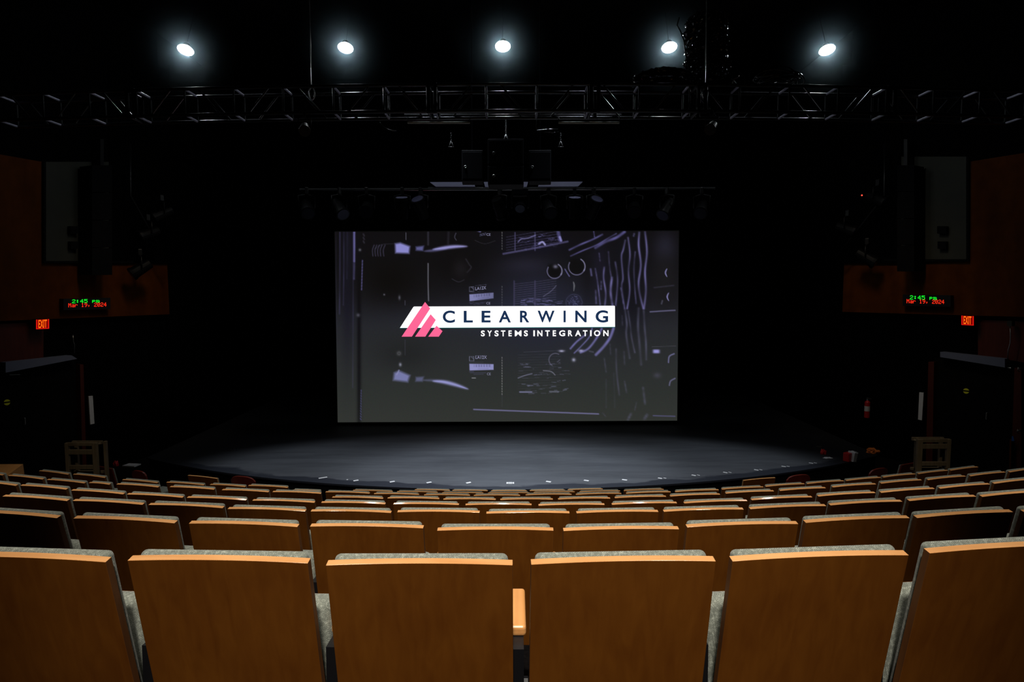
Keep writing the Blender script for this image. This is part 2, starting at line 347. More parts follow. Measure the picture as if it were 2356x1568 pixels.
# stage platform
ZS = 0.5
marks = [(743, 1098.6), (799, 1103), (819, 1105), (902.5, 1107.7), (987, 1109.5), (1078, 1110), (1174, 1110.7), (1262, 1107.7), (1349, 1105),
         (1437, 1103.5), (1518.6, 1099.8), (1596, 1093), (1668.7, 1086.6), (1740, 1080.6), (1803, 1072.7), (1866, 1065)]
MP = [at_z(x, y, ZS) for x, y in marks]
yc_mark = MP[6].y; RS = 13.0
yfront = yc_mark - 0.33
st = empty('stage_platform', (0, yfront, 0), 'low black stage platform with curved front edge below the screen', 'stage')
bm = bmesh.new()
pts = []
NA = 64; xm = 6.9
for i in range(NA + 1):
    x = -xm + 2 * xm * i / NA
    pts.append((x, yfront + RS - math.sqrt(RS * RS - x * x), 0))
pts += [(xm, 18.5, 0), (-xm, 18.5, 0)]
def stage_mat():
    m, nt, b = newmat('stage deck paint')
    geo = nt.nodes.new('ShaderNodeNewGeometry'); sp = nt.nodes.new('ShaderNodeSeparateXYZ'); nt.links.new(geo.outputs['Position'], sp.inputs[0])
    def math_(op, a, bb=None, c=None):
        n = nt.nodes.new('ShaderNodeMath'); n.operation = op
        for i, v in enumerate((a, bb, c)):
            if v is None: continue
            if isinstance(v, (int, float)): n.inputs[i].default_value = v
            else: nt.links.new(v, n.inputs[i])
        return n.outputs[0]
    dy = math_('SUBTRACT', sp.outputs['Y'], yfront + RS); dist = math_('SQRT', math_('ADD', math_('MULTIPLY', sp.outputs['X'], sp.outputs['X']), math_('MULTIPLY', dy, dy)))
    inset = math_('SUBTRACT', RS, dist)
    mp = nt.nodes.new('ShaderNodeMapping'); mp.inputs['Scale'].default_value = (1.3, 3.2, 1); nt.links.new(geo.outputs['Position'], mp.inputs[0])
    nz = nt.nodes.new('ShaderNodeTexNoise'); nz.inputs['Scale'].default_value = 1.0; nz.inputs['Detail'].default_value = 5; nt.links.new(mp.outputs[0], nz.inputs[0])
    mp2 = nt.nodes.new('ShaderNodeMapping'); mp2.inputs['Scale'].default_value = (0.7, 4.5, 1); nt.links.new(geo.outputs['Position'], mp2.inputs[0])
    n2 = nt.nodes.new('ShaderNodeTexNoise'); n2.inputs['Scale'].default_value = 1.0; n2.inputs['Detail'].default_value = 8; n2.inputs['Roughness'].default_value = 0.65; nt.links.new(mp2.outputs[0], n2.inputs[0])
    e = math_('ADD', inset, math_('MULTIPLY', math_('SUBTRACT', nz.outputs['Fac'], 0.5), 0.55))
    mask = nt.nodes.new('ShaderNodeMapRange'); mask.inputs['From Min'].default_value = 0.20; mask.inputs['From Max'].default_value = 0.26; nt.links.new(e, mask.inputs[0])
    cr = nt.nodes.new('ShaderNodeValToRGB'); cr.color_ramp.elements[0].position = 0.3; cr.color_ramp.elements[1].position = 0.72
    cr.color_ramp.elements[0].color = (0.060, 0.065, 0.077, 1); cr.color_ramp.elements[1].color = (0.110, 0.118, 0.135, 1)
    nt.links.new(n2.outputs['Fac'], cr.inputs[0])
    mx = nt.nodes.new('ShaderNodeMix'); mx.data_type = 'RGBA'; mx.inputs[6].default_value = (0.026, 0.030, 0.042, 1)
    nt.links.new(mask.outputs[0], mx.inputs[0]); nt.links.new(cr.outputs[0], mx.inputs[7]); nt.links.new(mx.outputs[2], b.inputs['Base Color'])
    # grey apron darkens to black past a wide oval: light pool's falloff put into colour
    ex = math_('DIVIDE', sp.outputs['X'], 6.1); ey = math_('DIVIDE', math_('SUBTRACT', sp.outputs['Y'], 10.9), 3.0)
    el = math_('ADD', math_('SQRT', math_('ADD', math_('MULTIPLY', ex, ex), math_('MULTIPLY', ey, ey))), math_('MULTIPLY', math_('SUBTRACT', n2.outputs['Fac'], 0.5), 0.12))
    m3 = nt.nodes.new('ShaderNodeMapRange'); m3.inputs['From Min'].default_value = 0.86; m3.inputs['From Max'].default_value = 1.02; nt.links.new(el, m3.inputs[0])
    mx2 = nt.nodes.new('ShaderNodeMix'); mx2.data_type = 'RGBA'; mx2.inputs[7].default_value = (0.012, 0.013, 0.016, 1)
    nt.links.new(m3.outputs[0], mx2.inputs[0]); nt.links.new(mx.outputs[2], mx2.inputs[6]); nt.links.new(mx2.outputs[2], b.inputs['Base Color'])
    b.inputs['Roughness'].default_value = 0.65; b.inputs['Specular IOR Level'].default_value = 0.2
    return m
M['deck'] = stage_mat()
loc = Vector((0, yfront, 0))
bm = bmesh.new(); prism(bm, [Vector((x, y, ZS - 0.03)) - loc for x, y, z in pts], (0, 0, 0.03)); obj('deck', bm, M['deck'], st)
bm = bmesh.new(); prism(bm, [Vector((x * 0.995, y + 0.03, 0)) - loc for x, y, z in pts], (0, 0, ZS - 0.03)); obj('fascia', bm, M['black'], st)

for i, p in enumerate(MP):
    bm = bmesh.new(); a = random.uniform(-0.6, 0.6)
    if i == 6:
        for dx, dy, sx, sy in ((-.07, 0, .04, .11), (.07, 0, .04, .11), (0, .035, .12, .04), (0, -.035, .12, .04)): box(bm, Vector((dx, dy, 0.002)), (sx, sy, 0.003))
    elif i == 1: box(bm, Vector((0, 0, .002)), (.035, .04, .003))
    elif i >= 10:
        box(bm, Vector((0, 0, .002)), (.10, .055, .003), Matrix.Rotation(-.6, 3, 'Z')); box(bm, Vector((.12, .01, .002)), (.07, .03, .003), Matrix.Rotation(-.7, 3, 'Z'))
    else:
        box(bm, Vector((0, 0, .002)), (.12 if i else .2, .065, .003), Matrix.Rotation((.5 if i < 6 else -.4), 3, 'Z'))
    bmesh.ops.scale(bm, vec=(.68, .8, 1), verts=bm.verts[:]); o = obj('tape_mark', bm, M['tape']); o.location = p
    tag(o, 'small hollow square of white tape at the middle of the stage front edge' if i == 6 else
        'small white tape mark on the stage front edge, %s from the left' % ORD[i + 1], 'tape mark', 'white tape marks along the stage edge')

# back wall, ceiling
bm = bmesh.new(); box(bm, Vector((0, 19.0, 4.5)), (26, 0.2, 11)); struct(obj('wall_back', bm, M['drape']))
bm = bmesh.new(); box(bm, Vector((0, 7.5, 9.4)), (26, 23.4, 0.2)); struct(obj('ceiling', bm, M['drape']))

# side walls ---------------------------------------------------------
ZB = at_y(0, 738, 11.0).z
def wallplane(xa, ya, xb, yb):
    a = at_z(xa, ya, ZB); b = at_z(xb, yb, ZB)
    u = (b - a); u.z = 0; u.normalize()
    n = Vector((u.y, -u.x, 0))
    if n.dot(CAM - a) < 0: n = -n
    return a, b, u, n
WL = wallplane(0, 738, 390, 722.5); WR = wallplane(2356, 728.6, 1938, 717)
print('walls', WL, WR, 'ZB', ZB)
def wp(W, x, y, off=0.0):
    return at_plane(x, y, W[0] + W[3] * off, W[3])
def wslab(name, W, poly, off, t, m, parent=None):
    """plate whose front face stands `off` in front of the wall and is `t` thick"""
    P = [wp(W, x, y, off) for x, y in poly]
    bm = bmesh.new(); prism(bm, P, -W[3] * t)
    c = parent.location if parent else None
    o = obj(name, bm, m)
    if parent: o.parent = parent; o.matrix_parent_inverse = parent.matrix_basis.inverted()
    return o
for side, W in (('left', WL), ('right', WR)):
    a, b, u, n = W
    A = a - u * 9.0                      # extends behind the camera
    bm = bmesh.new()
    # upper fascia: up to the ceiling
    prism(bm, [Vector((A.x, A.y, ZB)), Vector((b.x, b.y, ZB)), Vector((b.x, b.y, 6.0)), Vector((A.x, A.y, 6.0))], -n * 0.5)
    struct(obj('wall_' + side, bm, M['wallwood']))
    bm = bmesh.new(); prism(bm, [Vector((A.x, A.y, 6.0)), Vector((b.x, b.y, 6.0)), Vector((b.x, b.y, 9.3)), Vector((A.x, A.y, 9.3))], -n * 0.5)
    struct(obj('wall_%s_upper' % side, bm, M['drape']))
    bm = bmesh.new(); lo = -n * 0.12
    B2 = b + Vector((0, 4.4, 0))
    prism(bm, [Vector((A.x, A.y, 0)) + lo, Vector((b.x, b.y, 0)) + lo, Vector((b.x, b.y, ZB)) + lo, Vector((A.x, A.y, ZB)) + lo], -n * 0.3)
    struct(obj('wall_%s_lower' % side, bm, M['drape']))
    bm = bmesh.new()
    prism(bm, [Vector((b.x, b.y, 0)) - n * 0.15 + u * 0.05, Vector((B2.x, B2.y, 0)) - n * 0.15, Vector((B2.x, B2.y, 9.3)) - n * 0.15, Vector((b.x, b.y, 9.3)) - n * 0.15 + u * 0.05], -n * 0.2)
    struct(obj('wall_%s_stage' % side, bm, M['drape']))

# grey speaker bay panels in the walls, black frames
def bay(W, x0, x1, y0, y1, side, sx0, sx1):
    o = wp(W, (x0 + x1) / 2, y1, 0.02)
    t = empty('wall_bay_panel', o, 'dim grey panel with black frame high on the %s wooden wall' % side, 'wall panel', 'grey bay panels on the side walls')
    wslab('panel', W, [(x0, y0), (x1, y0), (x1, y1), (x0, y1)], 0.03, 0.03, M['greypanel'], t)
    e = 5
    wslab('frame', W, [(x0 - e, y1), (x1 + e, y1), (x1 + e, y1 + e), (x0 - e, y1 + e)], 0.06, 0.06, M['black'], t)
    xs = x0 if side == 'left' else x1
    xa, xb = (xs - e, xs) if side == 'left' else (xs, xs + e)
    wslab('frame', W, [(xa, y0), (xb, y0), (xb, y1), (xa, y1)], 0.06, 0.06, M['black'], t)
    for (q0, r0, q1, r1) in ((sx0, 520, sx1, 537), (sx0 + 1, 555, sx1 - 1, 572)):
        wslab('junction_box', W, [(q0, r0), (q1, r0), (q1, r1), (q0, r1)], 0.12, 0.09, M['black'], t)
bay(WL, 106, 300, 372, 600, 'left', 162, 182)
bay(WR, 2040, 2223, 360, 596, 'right', 2156, 2177)
# black speaker columns in front of the bays
def column(W, x0, x1, y0, y1, side):
    o = wp(W, (x0 + x1) / 2, y1, 0.3)
    t = empty('column_speaker', o, 'tall black speaker column hanging in front of the %s grey bay panel' % side, 'speaker', 'black speaker columns on the side walls')
    n = 4
    for i in range(n):
        a = y0 + (y1 - y0) * i / n; b = y0 + (y1 - y0) * (i + 1) / n - 2
        wslab('speaker_box', W, [(x0, a), (x1, a), (x1, b), (x0, b)], 0.45, 0.35, M['black'], t)
    wslab('bracket', W, [((x0 + x1) / 2 - 4, y0 - 60), ((x0 + x1) / 2 + 4, y0 - 60), ((x0 + x1) / 2 + 4, y0), ((x0 + x1) / 2 - 4, y0)], 0.3, 0.2, M['blackmetal'], t)
column(WL, 212, 258, 380, 634, 'left'); column(WR, 2064, 2103, 380, 626, 'right')
# black masking in front of wall between bay and proscenium
for W, x0, x1, side, num in ((WL, 252, 391, 'left', 1), (WR, 1938, 2072, 'right', 2)):
    struct(wslab('trim_%d' % num, W, [(x0, 150), (x1, 150), (x1, 606), (x0, 606)], 0.05, 0.04, M['drape']))

# LED clocks -----------------------------------------------------------
GLY = {'2': "01110 10001 00001 00110 01000 10000 11111", ':': "00000 01100 01100 00000 01100 01100 00000", '4': "00010 00110 01010 10010 11111 00010 00010",
 '5': "11111 10000 11110 00001 00001 10001 01110", ' ': "00000 00000 00000 00000 00000 00000 00000", 'p': "00000 00000 11110 10001 11110 10000 10000",
 'm': "00000 00000 11010 10101 10101 10101 10101", 'M': "10001 11011 10101 10101 10001 10001 10001", 'a': "00000 00000 01110 00001 01111 10001 01111",
 'r': "00000 00000 10110 11001 10000 10000 10000", '1': "00100 01100 00100 00100 00100 00100 01110", '9': "01110 10001 10001 01111 00001 00010 01100",
 ',': "00000 00000 00000 00000 01100 00100 01000", '0': "01110 10001 10011 10101 11001 10001 01110"}
M['ledg'] = emat('green led', (0.01, 1.0, 0.03), 1.0); M['ledr'] = emat('red led', (1.0, 0.03, 0.01), 1.1)
def led(W, s, x0, x1, ya0, ya1, slope, m, parent, name):
    bm = bmesh.new(); nc = len(s) * 6 - 1; cw = (x1 - x0) / nc; ch = (ya1 - ya0) / 7
    for i, c in enumerate(s):
        for r, line in enumerate(GLY[c].split()):
            for q, v in enumerate(line):
                if v == '1':
                    x = x0 + (i * 6 + q) * cw; y = ya0 + r * ch + slope * (x - x0)
                    P = [wp(W, x, y, 0.125), wp(W, x + cw * 1.02, y, 0.125), wp(W, x + cw * 1.02, y + ch * 1.02, 0.125), wp(W, x, y + ch * 1.02, 0.125)]
                    bm.faces.new([bm.verts.new(p) for p in P])
    o = obj(name, bm, m); o.parent = parent; o.matrix_parent_inverse = parent.matrix_basis.inverted()
def clock(W, side, x0, x1, y0, y1, sl, tg, td):
    o = wp(W, (x0 + x1) / 2, y1, 0.12)
    t = empty('digital_clock', o, 'black digital clock display on the %s wooden wall, green time over red date' % side, 'clock', 'digital clocks on the side walls')
    wslab('housing', W, [(x0, y0), (x1, y0 + sl * (x1 - x0)), (x1, y1 + sl * (x1 - x0)), (x0, y1)], 0.12, 0.12, M['blackmetal'], t)
    led(W, '2:45 pm', tg[0], tg[1], tg[2], tg[3], sl, M['ledg'], t, 'time_digits')
    led(W, 'Mar 19, 2024', td[0], td[1], td[2], td[3], sl, M['ledr'], t, 'date_digits')
clock(WL, 'left', 146, 254, 687, 713, -0.022, (166, 229, 688.5, 697.2), (157.5, 245, 697.2, 706.5))
clock(WR, 'right', 2077, 2187, 677, 703, 0.02, (2093.5, 2155, 679, 688.5), (2086, 2172.5, 687.6, 697))

# exit signs -------------------------------------------------------------
M['exitface'] = emat('exit sign red glow', (0.35, 0.0, 0.0), 0.6); M['exitrim'] = emat('exit sign lit rim', (0.85, 0.01, 0.005), 0.9); M['exitlet'] = emat('exit letters', (1.0, 0.12, 0.005), 1.6)
def textmesh(s, bold=0.0):
    cu = bpy.data.curves.new('lettering', 'FONT'); cu.body = s; cu.size = 1; cu.offset = bold; cu.resolution_u = 6
    o = bpy.data.objects.new('lettering', cu); COL.objects.link(o)
    bpy.context.view_layer.update()
    me = bpy.data.meshes.new_from_object(o.evaluated_get(bpy.context.evaluated_depsgraph_get()))
    bpy.data.objects.remove(o); bpy.data.curves.remove(cu)
    return me
def fit_text(bm, s, mapf, x0, y0, x1, y1, bold=0.0):
    """put the text outline in the box (pixel frame) through mapf(x,y)->3D"""
    me = textmesh(s, bold); vs = [v.co.copy() for v in me.vertices]
    ax = min(v.x for v in vs); bx = max(v.x for v in vs); ay = min(v.y for v in vs); by = max(v.y for v in vs)
    V = [bm.verts.new(mapf(x0 + (v.x - ax) / max(1e-6, bx - ax) * (x1 - x0), y1 - (v.y - ay) / (by - ay) * (y1 - y0))) for v in vs]
    for p in me.polygons:
        try: bm.faces.new([V[i] for i in p.vertices])
        except ValueError: pass
    bpy.data.meshes.remove(me)
def exit_sign(W, side, x0, x1, y0, y1, sl):
    t = empty('exit_sign', wp(W, (x0 + x1) / 2, y1, 0.1), 'lit red EXIT sign under the %s wooden wall' % side, 'exit sign', 'exit signs under the side walls')
    S = lambda x, y: y + sl * (x - x0)
    wslab('housing', W, [(x0 - 1, S(x0, y0 - 1)), (x1 + 1, S(x1, y0 - 1)), (x1 + 1, S(x1, y1 + 1)), (x0 - 1, S(x0, y1 + 1))], 0.10, 0.10, M['blackmetal'], t)
    wslab('face', W, [(x0, S(x0, y0)), (x1, S(x1, y0)), (x1, S(x1, y1)), (x0, S(x0, y1))], 0.108, 0.006, M['exitface'], t)
    bm = bmesh.new()
    for (a, b, c, d) in ((x0, y0, x0 + 2, y1), (x1 - 2, y0, x1, y1), (x0, y1 - 1.6, x1, y1)):
        prism(bm, [wp(W, a, S(a, b), .115), wp(W, c, S(c, b), .115), wp(W, c, S(c, d), .115), wp(W, a, S(a, d), .115)], -W[3] * .005)
    o = obj('rim', bm, M['exitrim']); o.parent = t; o.matrix_parent_inverse = t.matrix_basis.inverted()
    bm = bmesh.new()
    fit_text(bm, 'EXIT', lambda x, y: wp(W, x, S(x, y), 0.12), x0 + 5, y0 + 1, x1 - 5, y1 - 2.5, 0.012)
    o = obj('letters', bm, M['exitlet']); o.parent = t; o.matrix_parent_inverse = t.matrix_basis.inverted()
exit_sign(WL, 'left', 83.5, 113, 735, 757, -0.05); exit_sign(WR, 'right', 2212, 2240, 725.5, 747, 0.05)

# doors under the walls ----------------------------------------------------
def doorway(W, num, side, lint, leaf, jamb, stick, hand, closer):
    d = wslab('door_%d' % num, W, leaf, -0.10, 0.05, M['black']); struct(d)
    def part(name, poly, off, t, m):
        P = [wp(W, x, y, off) for x, y in poly]; bm = bmesh.new(); prism(bm, P, -W[3] * t); o = obj(name, bm, m, d); return o
    bm = bmesh.new(); c = wp(W, stick[0], stick[1], -0.095); u = W[2]
    for s0, s1 in ((15, 165), (195, 345)):
        ps = [c + (u * math.cos(R(s0 + (s1 - s0) * i / 14)) + Vector((0, 0, 1)) * math.sin(R(s0 + (s1 - s0) * i / 14))) * 0.052 for i in range(15)]
        prism(bm, ps, W[3] * 0.004)
    obj('sticker', bm, M['yellow'], d)
    bm = bmesh.new(); h = wp(W, *hand, -0.06); tube(bm, h, h + Vector((0, 0, 0.11)), 0.012); tube(bm, h, h - W[3] * 0.04, 0.01); tube(bm, h + Vector((0, 0, .11)), h + Vector((0, 0, .11)) - W[3] * 0.04, 0.01)
    obj('door_handle', bm, M['steel'], d)
    bm = bmesh.new(); a = wp(W, *closer[0], -0.05); b = wp(W, *closer[1], -0.05); tube(bm, a, b, 0.006); obj('door_closer_arm', bm, M['steel'], d)
    o = struct(wslab('trim_%d' % (num + 2), W, lint, 0.05, 0.17, M['beam']))
    o = struct(wslab('trim_%d' % (num + 4), W, jamb, 0.02, 0.14, M['darkwood']))
M['lintel'] = mat('pale painted lintel', (0.16, 0.18, 0.26), 0.6)
M['beam2'] = M['beam']; M['beam'] = M['lintel']
doorway(WL, 1, 'left', [(13, 833), (165, 817), (178, 825), (13, 857)], [(-60, 845), (176, 826), (186, 1075), (-60, 1180)],
        [(184, 838), (192, 838), (199, 1070), (190, 1073)], (16, 925), (58, 975), ((22, 862), (46, 861)))
doorway(WR, 2, 'right', [(2163, 809), (2312, 825), (2312, 845), (2163, 821)], [(2150, 822), (2345, 845), (2345, 1150), (2145, 1068)],
        [(2136, 832), (2149, 832), (2145, 1068), (2130, 1064)], (2223, 899), (2269, 963), ((2318, 845), (2326, 846)))
M['beam'] = M['beam2']
# red brown pilaster at the right edge
struct(wslab('trim_7', WR, [(2334, 846), (2350, 848), (2350, 1110), (2326, 1100)], 0.06, 0.16, M['darkwood']))
struct(wslab('trim_8', WR, [(2323, 1010), (2327, 1010), (2326, 1095), (2321, 1093)], 0.16, 0.1, M['wallwood']))
# white banner strips
def thing1(name, W, poly, off, t, m, label, cat, group=None):
    o = wslab(name, W, poly, off, t, m); c = sum((v.co for v in o.data.vertices), Vector()) / len(o.data.vertices)
    for v in o.data.vertices: v.co -= c
    o.location = c; return tag(o, label, cat, group)
thing1('white_strip', WL, [(204, 911), (213.5, 910), (217.5, 974), (208, 976)], 0.03, 0.03, M['strip'], 'narrow pale strip standing upright on the dark wall, left side', 'strip', 'pale wall strips')
thing1('white_strip', WR, [(2115, 902), (2125, 903), (2121, 966.5), (2112, 964.5)], 0.03, 0.03, M['strip'], 'narrow pale strip standing upright on the dark wall, right side', 'strip', 'pale wall strips')
o = wslab('trim_9', WL, [(-10, 745), (100, 741), (100, 823), (-10, 836)], -0.10, 0.02, M['darkwood']); struct(o)
o = wslab('trim_10', WR, [(2250, 735), (2366, 740), (2366, 835), (2250, 816)], -0.10, 0.02, M['darkwood']); struct(o)
# wall sensor with conduit
t = empty('wall_sensor', wp(WR, 2322, 745, 0.0), 'small grey wall sensor with a thin cord above the right door', 'sensor')
wslab('body', WR, [(2317, 738), (2328, 738), (2328, 750), (2317, 750)], 0.10, 0.12, M['greypanel'], t)
bm = bmesh.new(); path(bm, [wp(WR, x, y, 0.06) - t.location for x, y in ((2324, 750), (2325, 775), (2324, 790), (2319.5, 805), (2318.5, 825))], 0.008); obj('cord', bm, M['steel'], t, True)
o = bmesh.new(); path(o, [wp(WL, x, y, 0.03) for x, y in ((168, 770), (169, 785), (171.5, 792), (171.5, 812))], 0.005)
tag(obj('hanging_lead', o, M['steel'], None, True), 'thin faint cord hanging above the left door frame', 'cord')
# hardware on the right pilaster
for (x, y, lab) in ((2346, 848, 'small metal hook on the wall at the right photo edge, upper'), (2345, 990, 'small metal hook on the wall at the right photo edge, lower')):
    bm = bmesh.new(); c = wp(WR, x, y, 0.12); tube(bm, c - WR[3] * .06, c + WR[3] * 0.02, 0.018); path(bm, [c + Vector((0, 0, 0.01)), c + WR[3] * .06 + Vector((0, 0, .03)), c + WR[3] * .07 + Vector((0, 0, -.03)), c + Vector((0, 0, -.05))], 0.008)
    tag(obj('wall_hook', bm, M['steel'], None, True), lab, 'hook', 'wall hooks')
thing1('blue_tag', WR, [(2328, 1003), (2331, 1003), (2334, 1014), (2327, 1014)], 0.17, 0.01, M['blue'], 'tiny blue tag on the wall near the right photo edge', 'tag')
# fire extinguisher
c = wp(WR, 2004.5, 958, 0.0)
c = c + WR[3] * 0.16
t = empty('fire_extinguisher', c, 'small red fire extinguisher with white label on the dark right wall', 'fire extinguisher')
bm = bmesh.new(); tube(bm, (0, 0, 0), (0, 0, 0.33), 0.055, 20); tube(bm, (0, 0, .33), (0, 0, .37), .055, 20, .02); obj('cylinder', bm, M['red'], t, False)
bm = bmesh.new(); tube(bm, (0, 0, .14), (0, 0, .25), 0.0565, 20); obj('paper_label', bm, M['white'], t)
bm = bmesh.new(); tube(bm, (0, 0, .37), (0, 0, .41), .02); box(bm, Vector((0.03, 0, .42)), (.10, .02, .015), Matrix.Rotation(.3, 3, 'Y')); obj('valve', bm, M['steel'], t)
bm = bmesh.new(); path(bm, [(0.02, 0, .4), (.07, 0, .38), (.08, 0, .2), (.07, 0, .1)], .009); obj('hose', bm, M['blackmetal'], t, True)

# wooden rail frames
def rail(pts, label, D, name='rail_frame'):
    x0, x1, yt0, yt1, ym, yl, wl, wr = pts
    a = at_y(x0, yt0, D); b = at_y(x1, yt1, D)
    if 1: zt = (a.z + b.z) / 2
    t = empty(name, ((a.x + b.x) / 2, D, 0), label, 'railing', 'wooden rail frames')
    L = t.location; S = 1 if a.x < 0 else -1
    yo = 0.22 * S
    dd = Vector((b.x - a.x, 0, 0)); q = Vector((0, 0.30, 0)); sk = Vector((0.12 * S, 0, 0))
    lo = Vector((a.x - L.x, 0, 0)); hi = Vector((b.x - L.x, 0, 0))
    up_ = Vector((0, 0, 1)); py = F / D
    def post(p, w, yy):
        bm = bmesh.new(); box(bm, Vector((p, yy, zt / 2)), (w, 0.05, zt), None, 0.006); obj('post', bm, M['framewood'], t)
    post(lo.x + wl / py / 2, wl / py, 0); post(hi.x - wr / py / 2, wr / py, 0); post(lo.x + (0.09 if S > 0 else 0.06), 0.04, 0.10); post(hi.x + (0.05 if S > 0 else -.07), 0.04, 0.10)
    def rl(z, hgt, yy=0, dx=0):
        bm = bmesh.new(); box(bm, Vector((dx, yy, z)), (abs(dd.x) - 0.02, 0.035, hgt), None, 0.005); obj('rail', bm, M['framewood'], t)
    z = lambda y: at_y((x0 + x1) / 2, y, D).z
    rl(zt - 0.02, 0.05); rl(z(ym), 0.07); rl(z(yl), 0.06); rl(zt - .02, .05, .10, .02 * S)
    rl(z(yl) - 0.1, .04, .10, .02 * S)
    for x_ in (lo.x + .03, hi.x - .03):
        bm = bmesh.new(); tube(bm, (x_, 0.02, zt - .03), (x_ + .02 * S, .10, zt - .03), .02, 4); obj('side_rail', bm, M['framewood'], t)
    return t
rail((150, 224, 1015, 1021, 1039, 1074, 8, 11), 'wooden rail frame of posts and rails standing at the left aisle', 8.9)
rail((2110, 2187, 1012, 1007, 1026, 1066, 12, 9), 'wooden rail frame of posts and rails standing at the right aisle', 8.9)
# wooden cabinet at left edge
c = at_y(20, 1067, 8.6); t = empty('wooden_cabinet', (c.x, 8.6, 0), 'bright orange-brown sloped wooden cabinet top behind the seats at the left edge', 'cabinet')
t.rotation_euler = (0, 0, R(0))
bm = bmesh.new(); prism(bm, [(-0.5, 0, c.z), (-0.5, -0.36, c.z - 0.10), (-0.5, -0.34, 0), (-0.5, 0.1, 0)], (0.70, 0, 0)); obj('body', bm, M['armwood'], t)

# small props on the right and left of the stage
p = at_z(1953, 1060, ZS); 
t = empty('paper_bag', p, 'red and white takeaway bag standing right of the stage', 'bag')
bm = bmesh.new(); box(bm, Vector((0, 0, .08)), (.18, .12, .16), Matrix.Rotation(.5, 3, 'Z'), .012); obj('red_side', bm, M['red'], t)
bm = bmesh.new(); box(bm, Vector((.055, -.02, .09)), (.11, .13, .19), Matrix.Rotation(.5, 3, 'Z') @ Matrix.Rotation(.15, 3, 'Y'), .02)
for v in bm.verts: v.co += Vector((random.uniform(-1, 1), random.uniform(-1, 1), random.uniform(-1, 1))) * .012
obj('white_side', bm, M['white'], t)
def blob(name, x, y, w, d, h, m, label, cat, seed, z=ZS):
    p = at_z(x, y, z); random.seed(seed); bm = bmesh.new()
    bmesh.ops.create_icosphere(bm, subdivisions=3, radius=1)
    for v in bm.verts:
        r = 1 + 0.25 * math.sin(v.co.x * 7 + seed) * math.cos(v.co.y * 5 + seed) + random.uniform(-.12, .12)
        v.co = Vector((v.co.x * w * r, v.co.y * d * r, max(0, v.co.z * r + .3) * h))
    o = obj(name, bm, m); o.location = p; return tag(o, label, cat)
blob('orange_cloth', 2007, 1041, .11, .10, .07, M['orange'], 'crumpled orange cloth lying right of the stage', 'cloth', 3)
blob('red_bundle', 1894, 1044, .05, .05, .07, M['red'], 'small red bundle on the dark floor right of the stage', 'bundle', 5)
blob('red_bundle', 267, 1071, .045, .045, .07, M['red'], 'small red lump on the dark floor, far left of the stage', 'bundle', 8)
blob('crumpled_foil', 1904, 1053.5, .085, .04, .015, M['white'], 'thin crumpled white paper right of the stage, below the red bundle', 'paper', 11)
blob('crumpled_foil', 1884, 1027, .06, .05, .008, M['greypanel'], 'dim grey scrap above the red bundle right of the stage', 'paper', 12)
p = at_z(303, 1071, ZS); bm = bmesh.new(); box(bm, Vector((0, 0, .012)), (.24, .16, .02), Matrix.Rotation(-.15, 3, 'Z')); o = obj('white_paper', bm, M['white']); o.location = p
tag(o, 'white sheet of paper lying left of the stage near the rail frame', 'paper')
# wings floor under the props (stage side platforms)
bm = bmesh.new(); box(bm, Vector((0, 14.2, 0.24)), (21.5, 9.4, 0.47))
# ------------------------------------------------------------------ projection screen
ctl = at_y(770, 533, 14.5); ctr = at_y(1562, 531, 14.5); cbr = at_y(1558, 967, 14.5); cbl = at_y(777, 971, 14.5)
ft = (cbr - cbl).length / (ctr - ctl).length
ctl = at_y(770, 533, 14.5 * ft); ctr = at_y(1562, 531, 14.5 * ft)
SN = (cbr - cbl).cross(ctl - cbl).normalized()
if SN.y > 0: SN = -SN
def sp(x, y, off=0.0): return at_plane(x, y, cbl + SN * off, SN)
sc = empty('projection_screen', (cbl + cbr) / 2, 'large lit projection screen showing a logo, hanging over the stage', 'screen')
SI = Matrix.Translation(sc.location).inverted()
def spart(name, bm, m):
    bmesh.ops.transform(bm, matrix=SI, verts=bm.verts[:]); return obj(name, bm, m, sc)
bm = bmesh.new()
for a, b in (((770, 533), (1562, 531)), ((1562, 531), (1558, 967)), ((1558, 967), (777, 971)), ((777, 971), (770, 533))): tube(bm, sp(*a, -.02), sp(*b, -.02), 0.018, 6)
spart('frame', bm, M['greypanel'])
bm = bmesh.new(); prism(bm, [sp(770, 533, -.005), sp(1562, 531, -.005), sp(1558, 967, -.005), sp(777, 971, -.005)], -SN * .01); spart('fabric', bm, M['black'])
# picture raster
NXp, NYp = 620, 344
gu, gv = np.meshgrid(np.linspace(0, 1, NXp), np.linspace(0, 1, NYp))
def bil(u, v):
    x = (1 - v) * ((1 - u) * 770 + u * 1562) + v * ((1 - u) * 777 + u * 1558)
    y = (1 - v) * ((1 - u) * 533 + u * 531) + v * ((1 - u) * 971 + u * 967)
    return x, y
PX, PY = bil(gu, gv)
ks = np.array([531, 600, 680, 750, 830, 900, 971]); 
img = np.stack([np.interp(PY, ks, c) for c in ([15, 17, 26, 37, 42, 45, 50], [13, 16, 25, 38, 44, 48, 52], [15, 18, 29, 42, 45, 46, 49])], -1)
rng = np.random.RandomState(4)
def patch(cx, cy, sx, sy, col, p=2):
    w = np.exp(-(np.abs((PX - cx) / sx) ** p + np.abs((PY - cy) / sy) ** p))[..., None]
    img[:] = img * (1 - w) + np.array(col) * w
def addp(cx, cy, sx, sy, col, p=2):
    w = np.exp(-(np.abs((PX - cx) / sx) ** p + np.abs((PY - cy) / sy) ** p))[..., None]; img[:] = img + np.array(col) * w
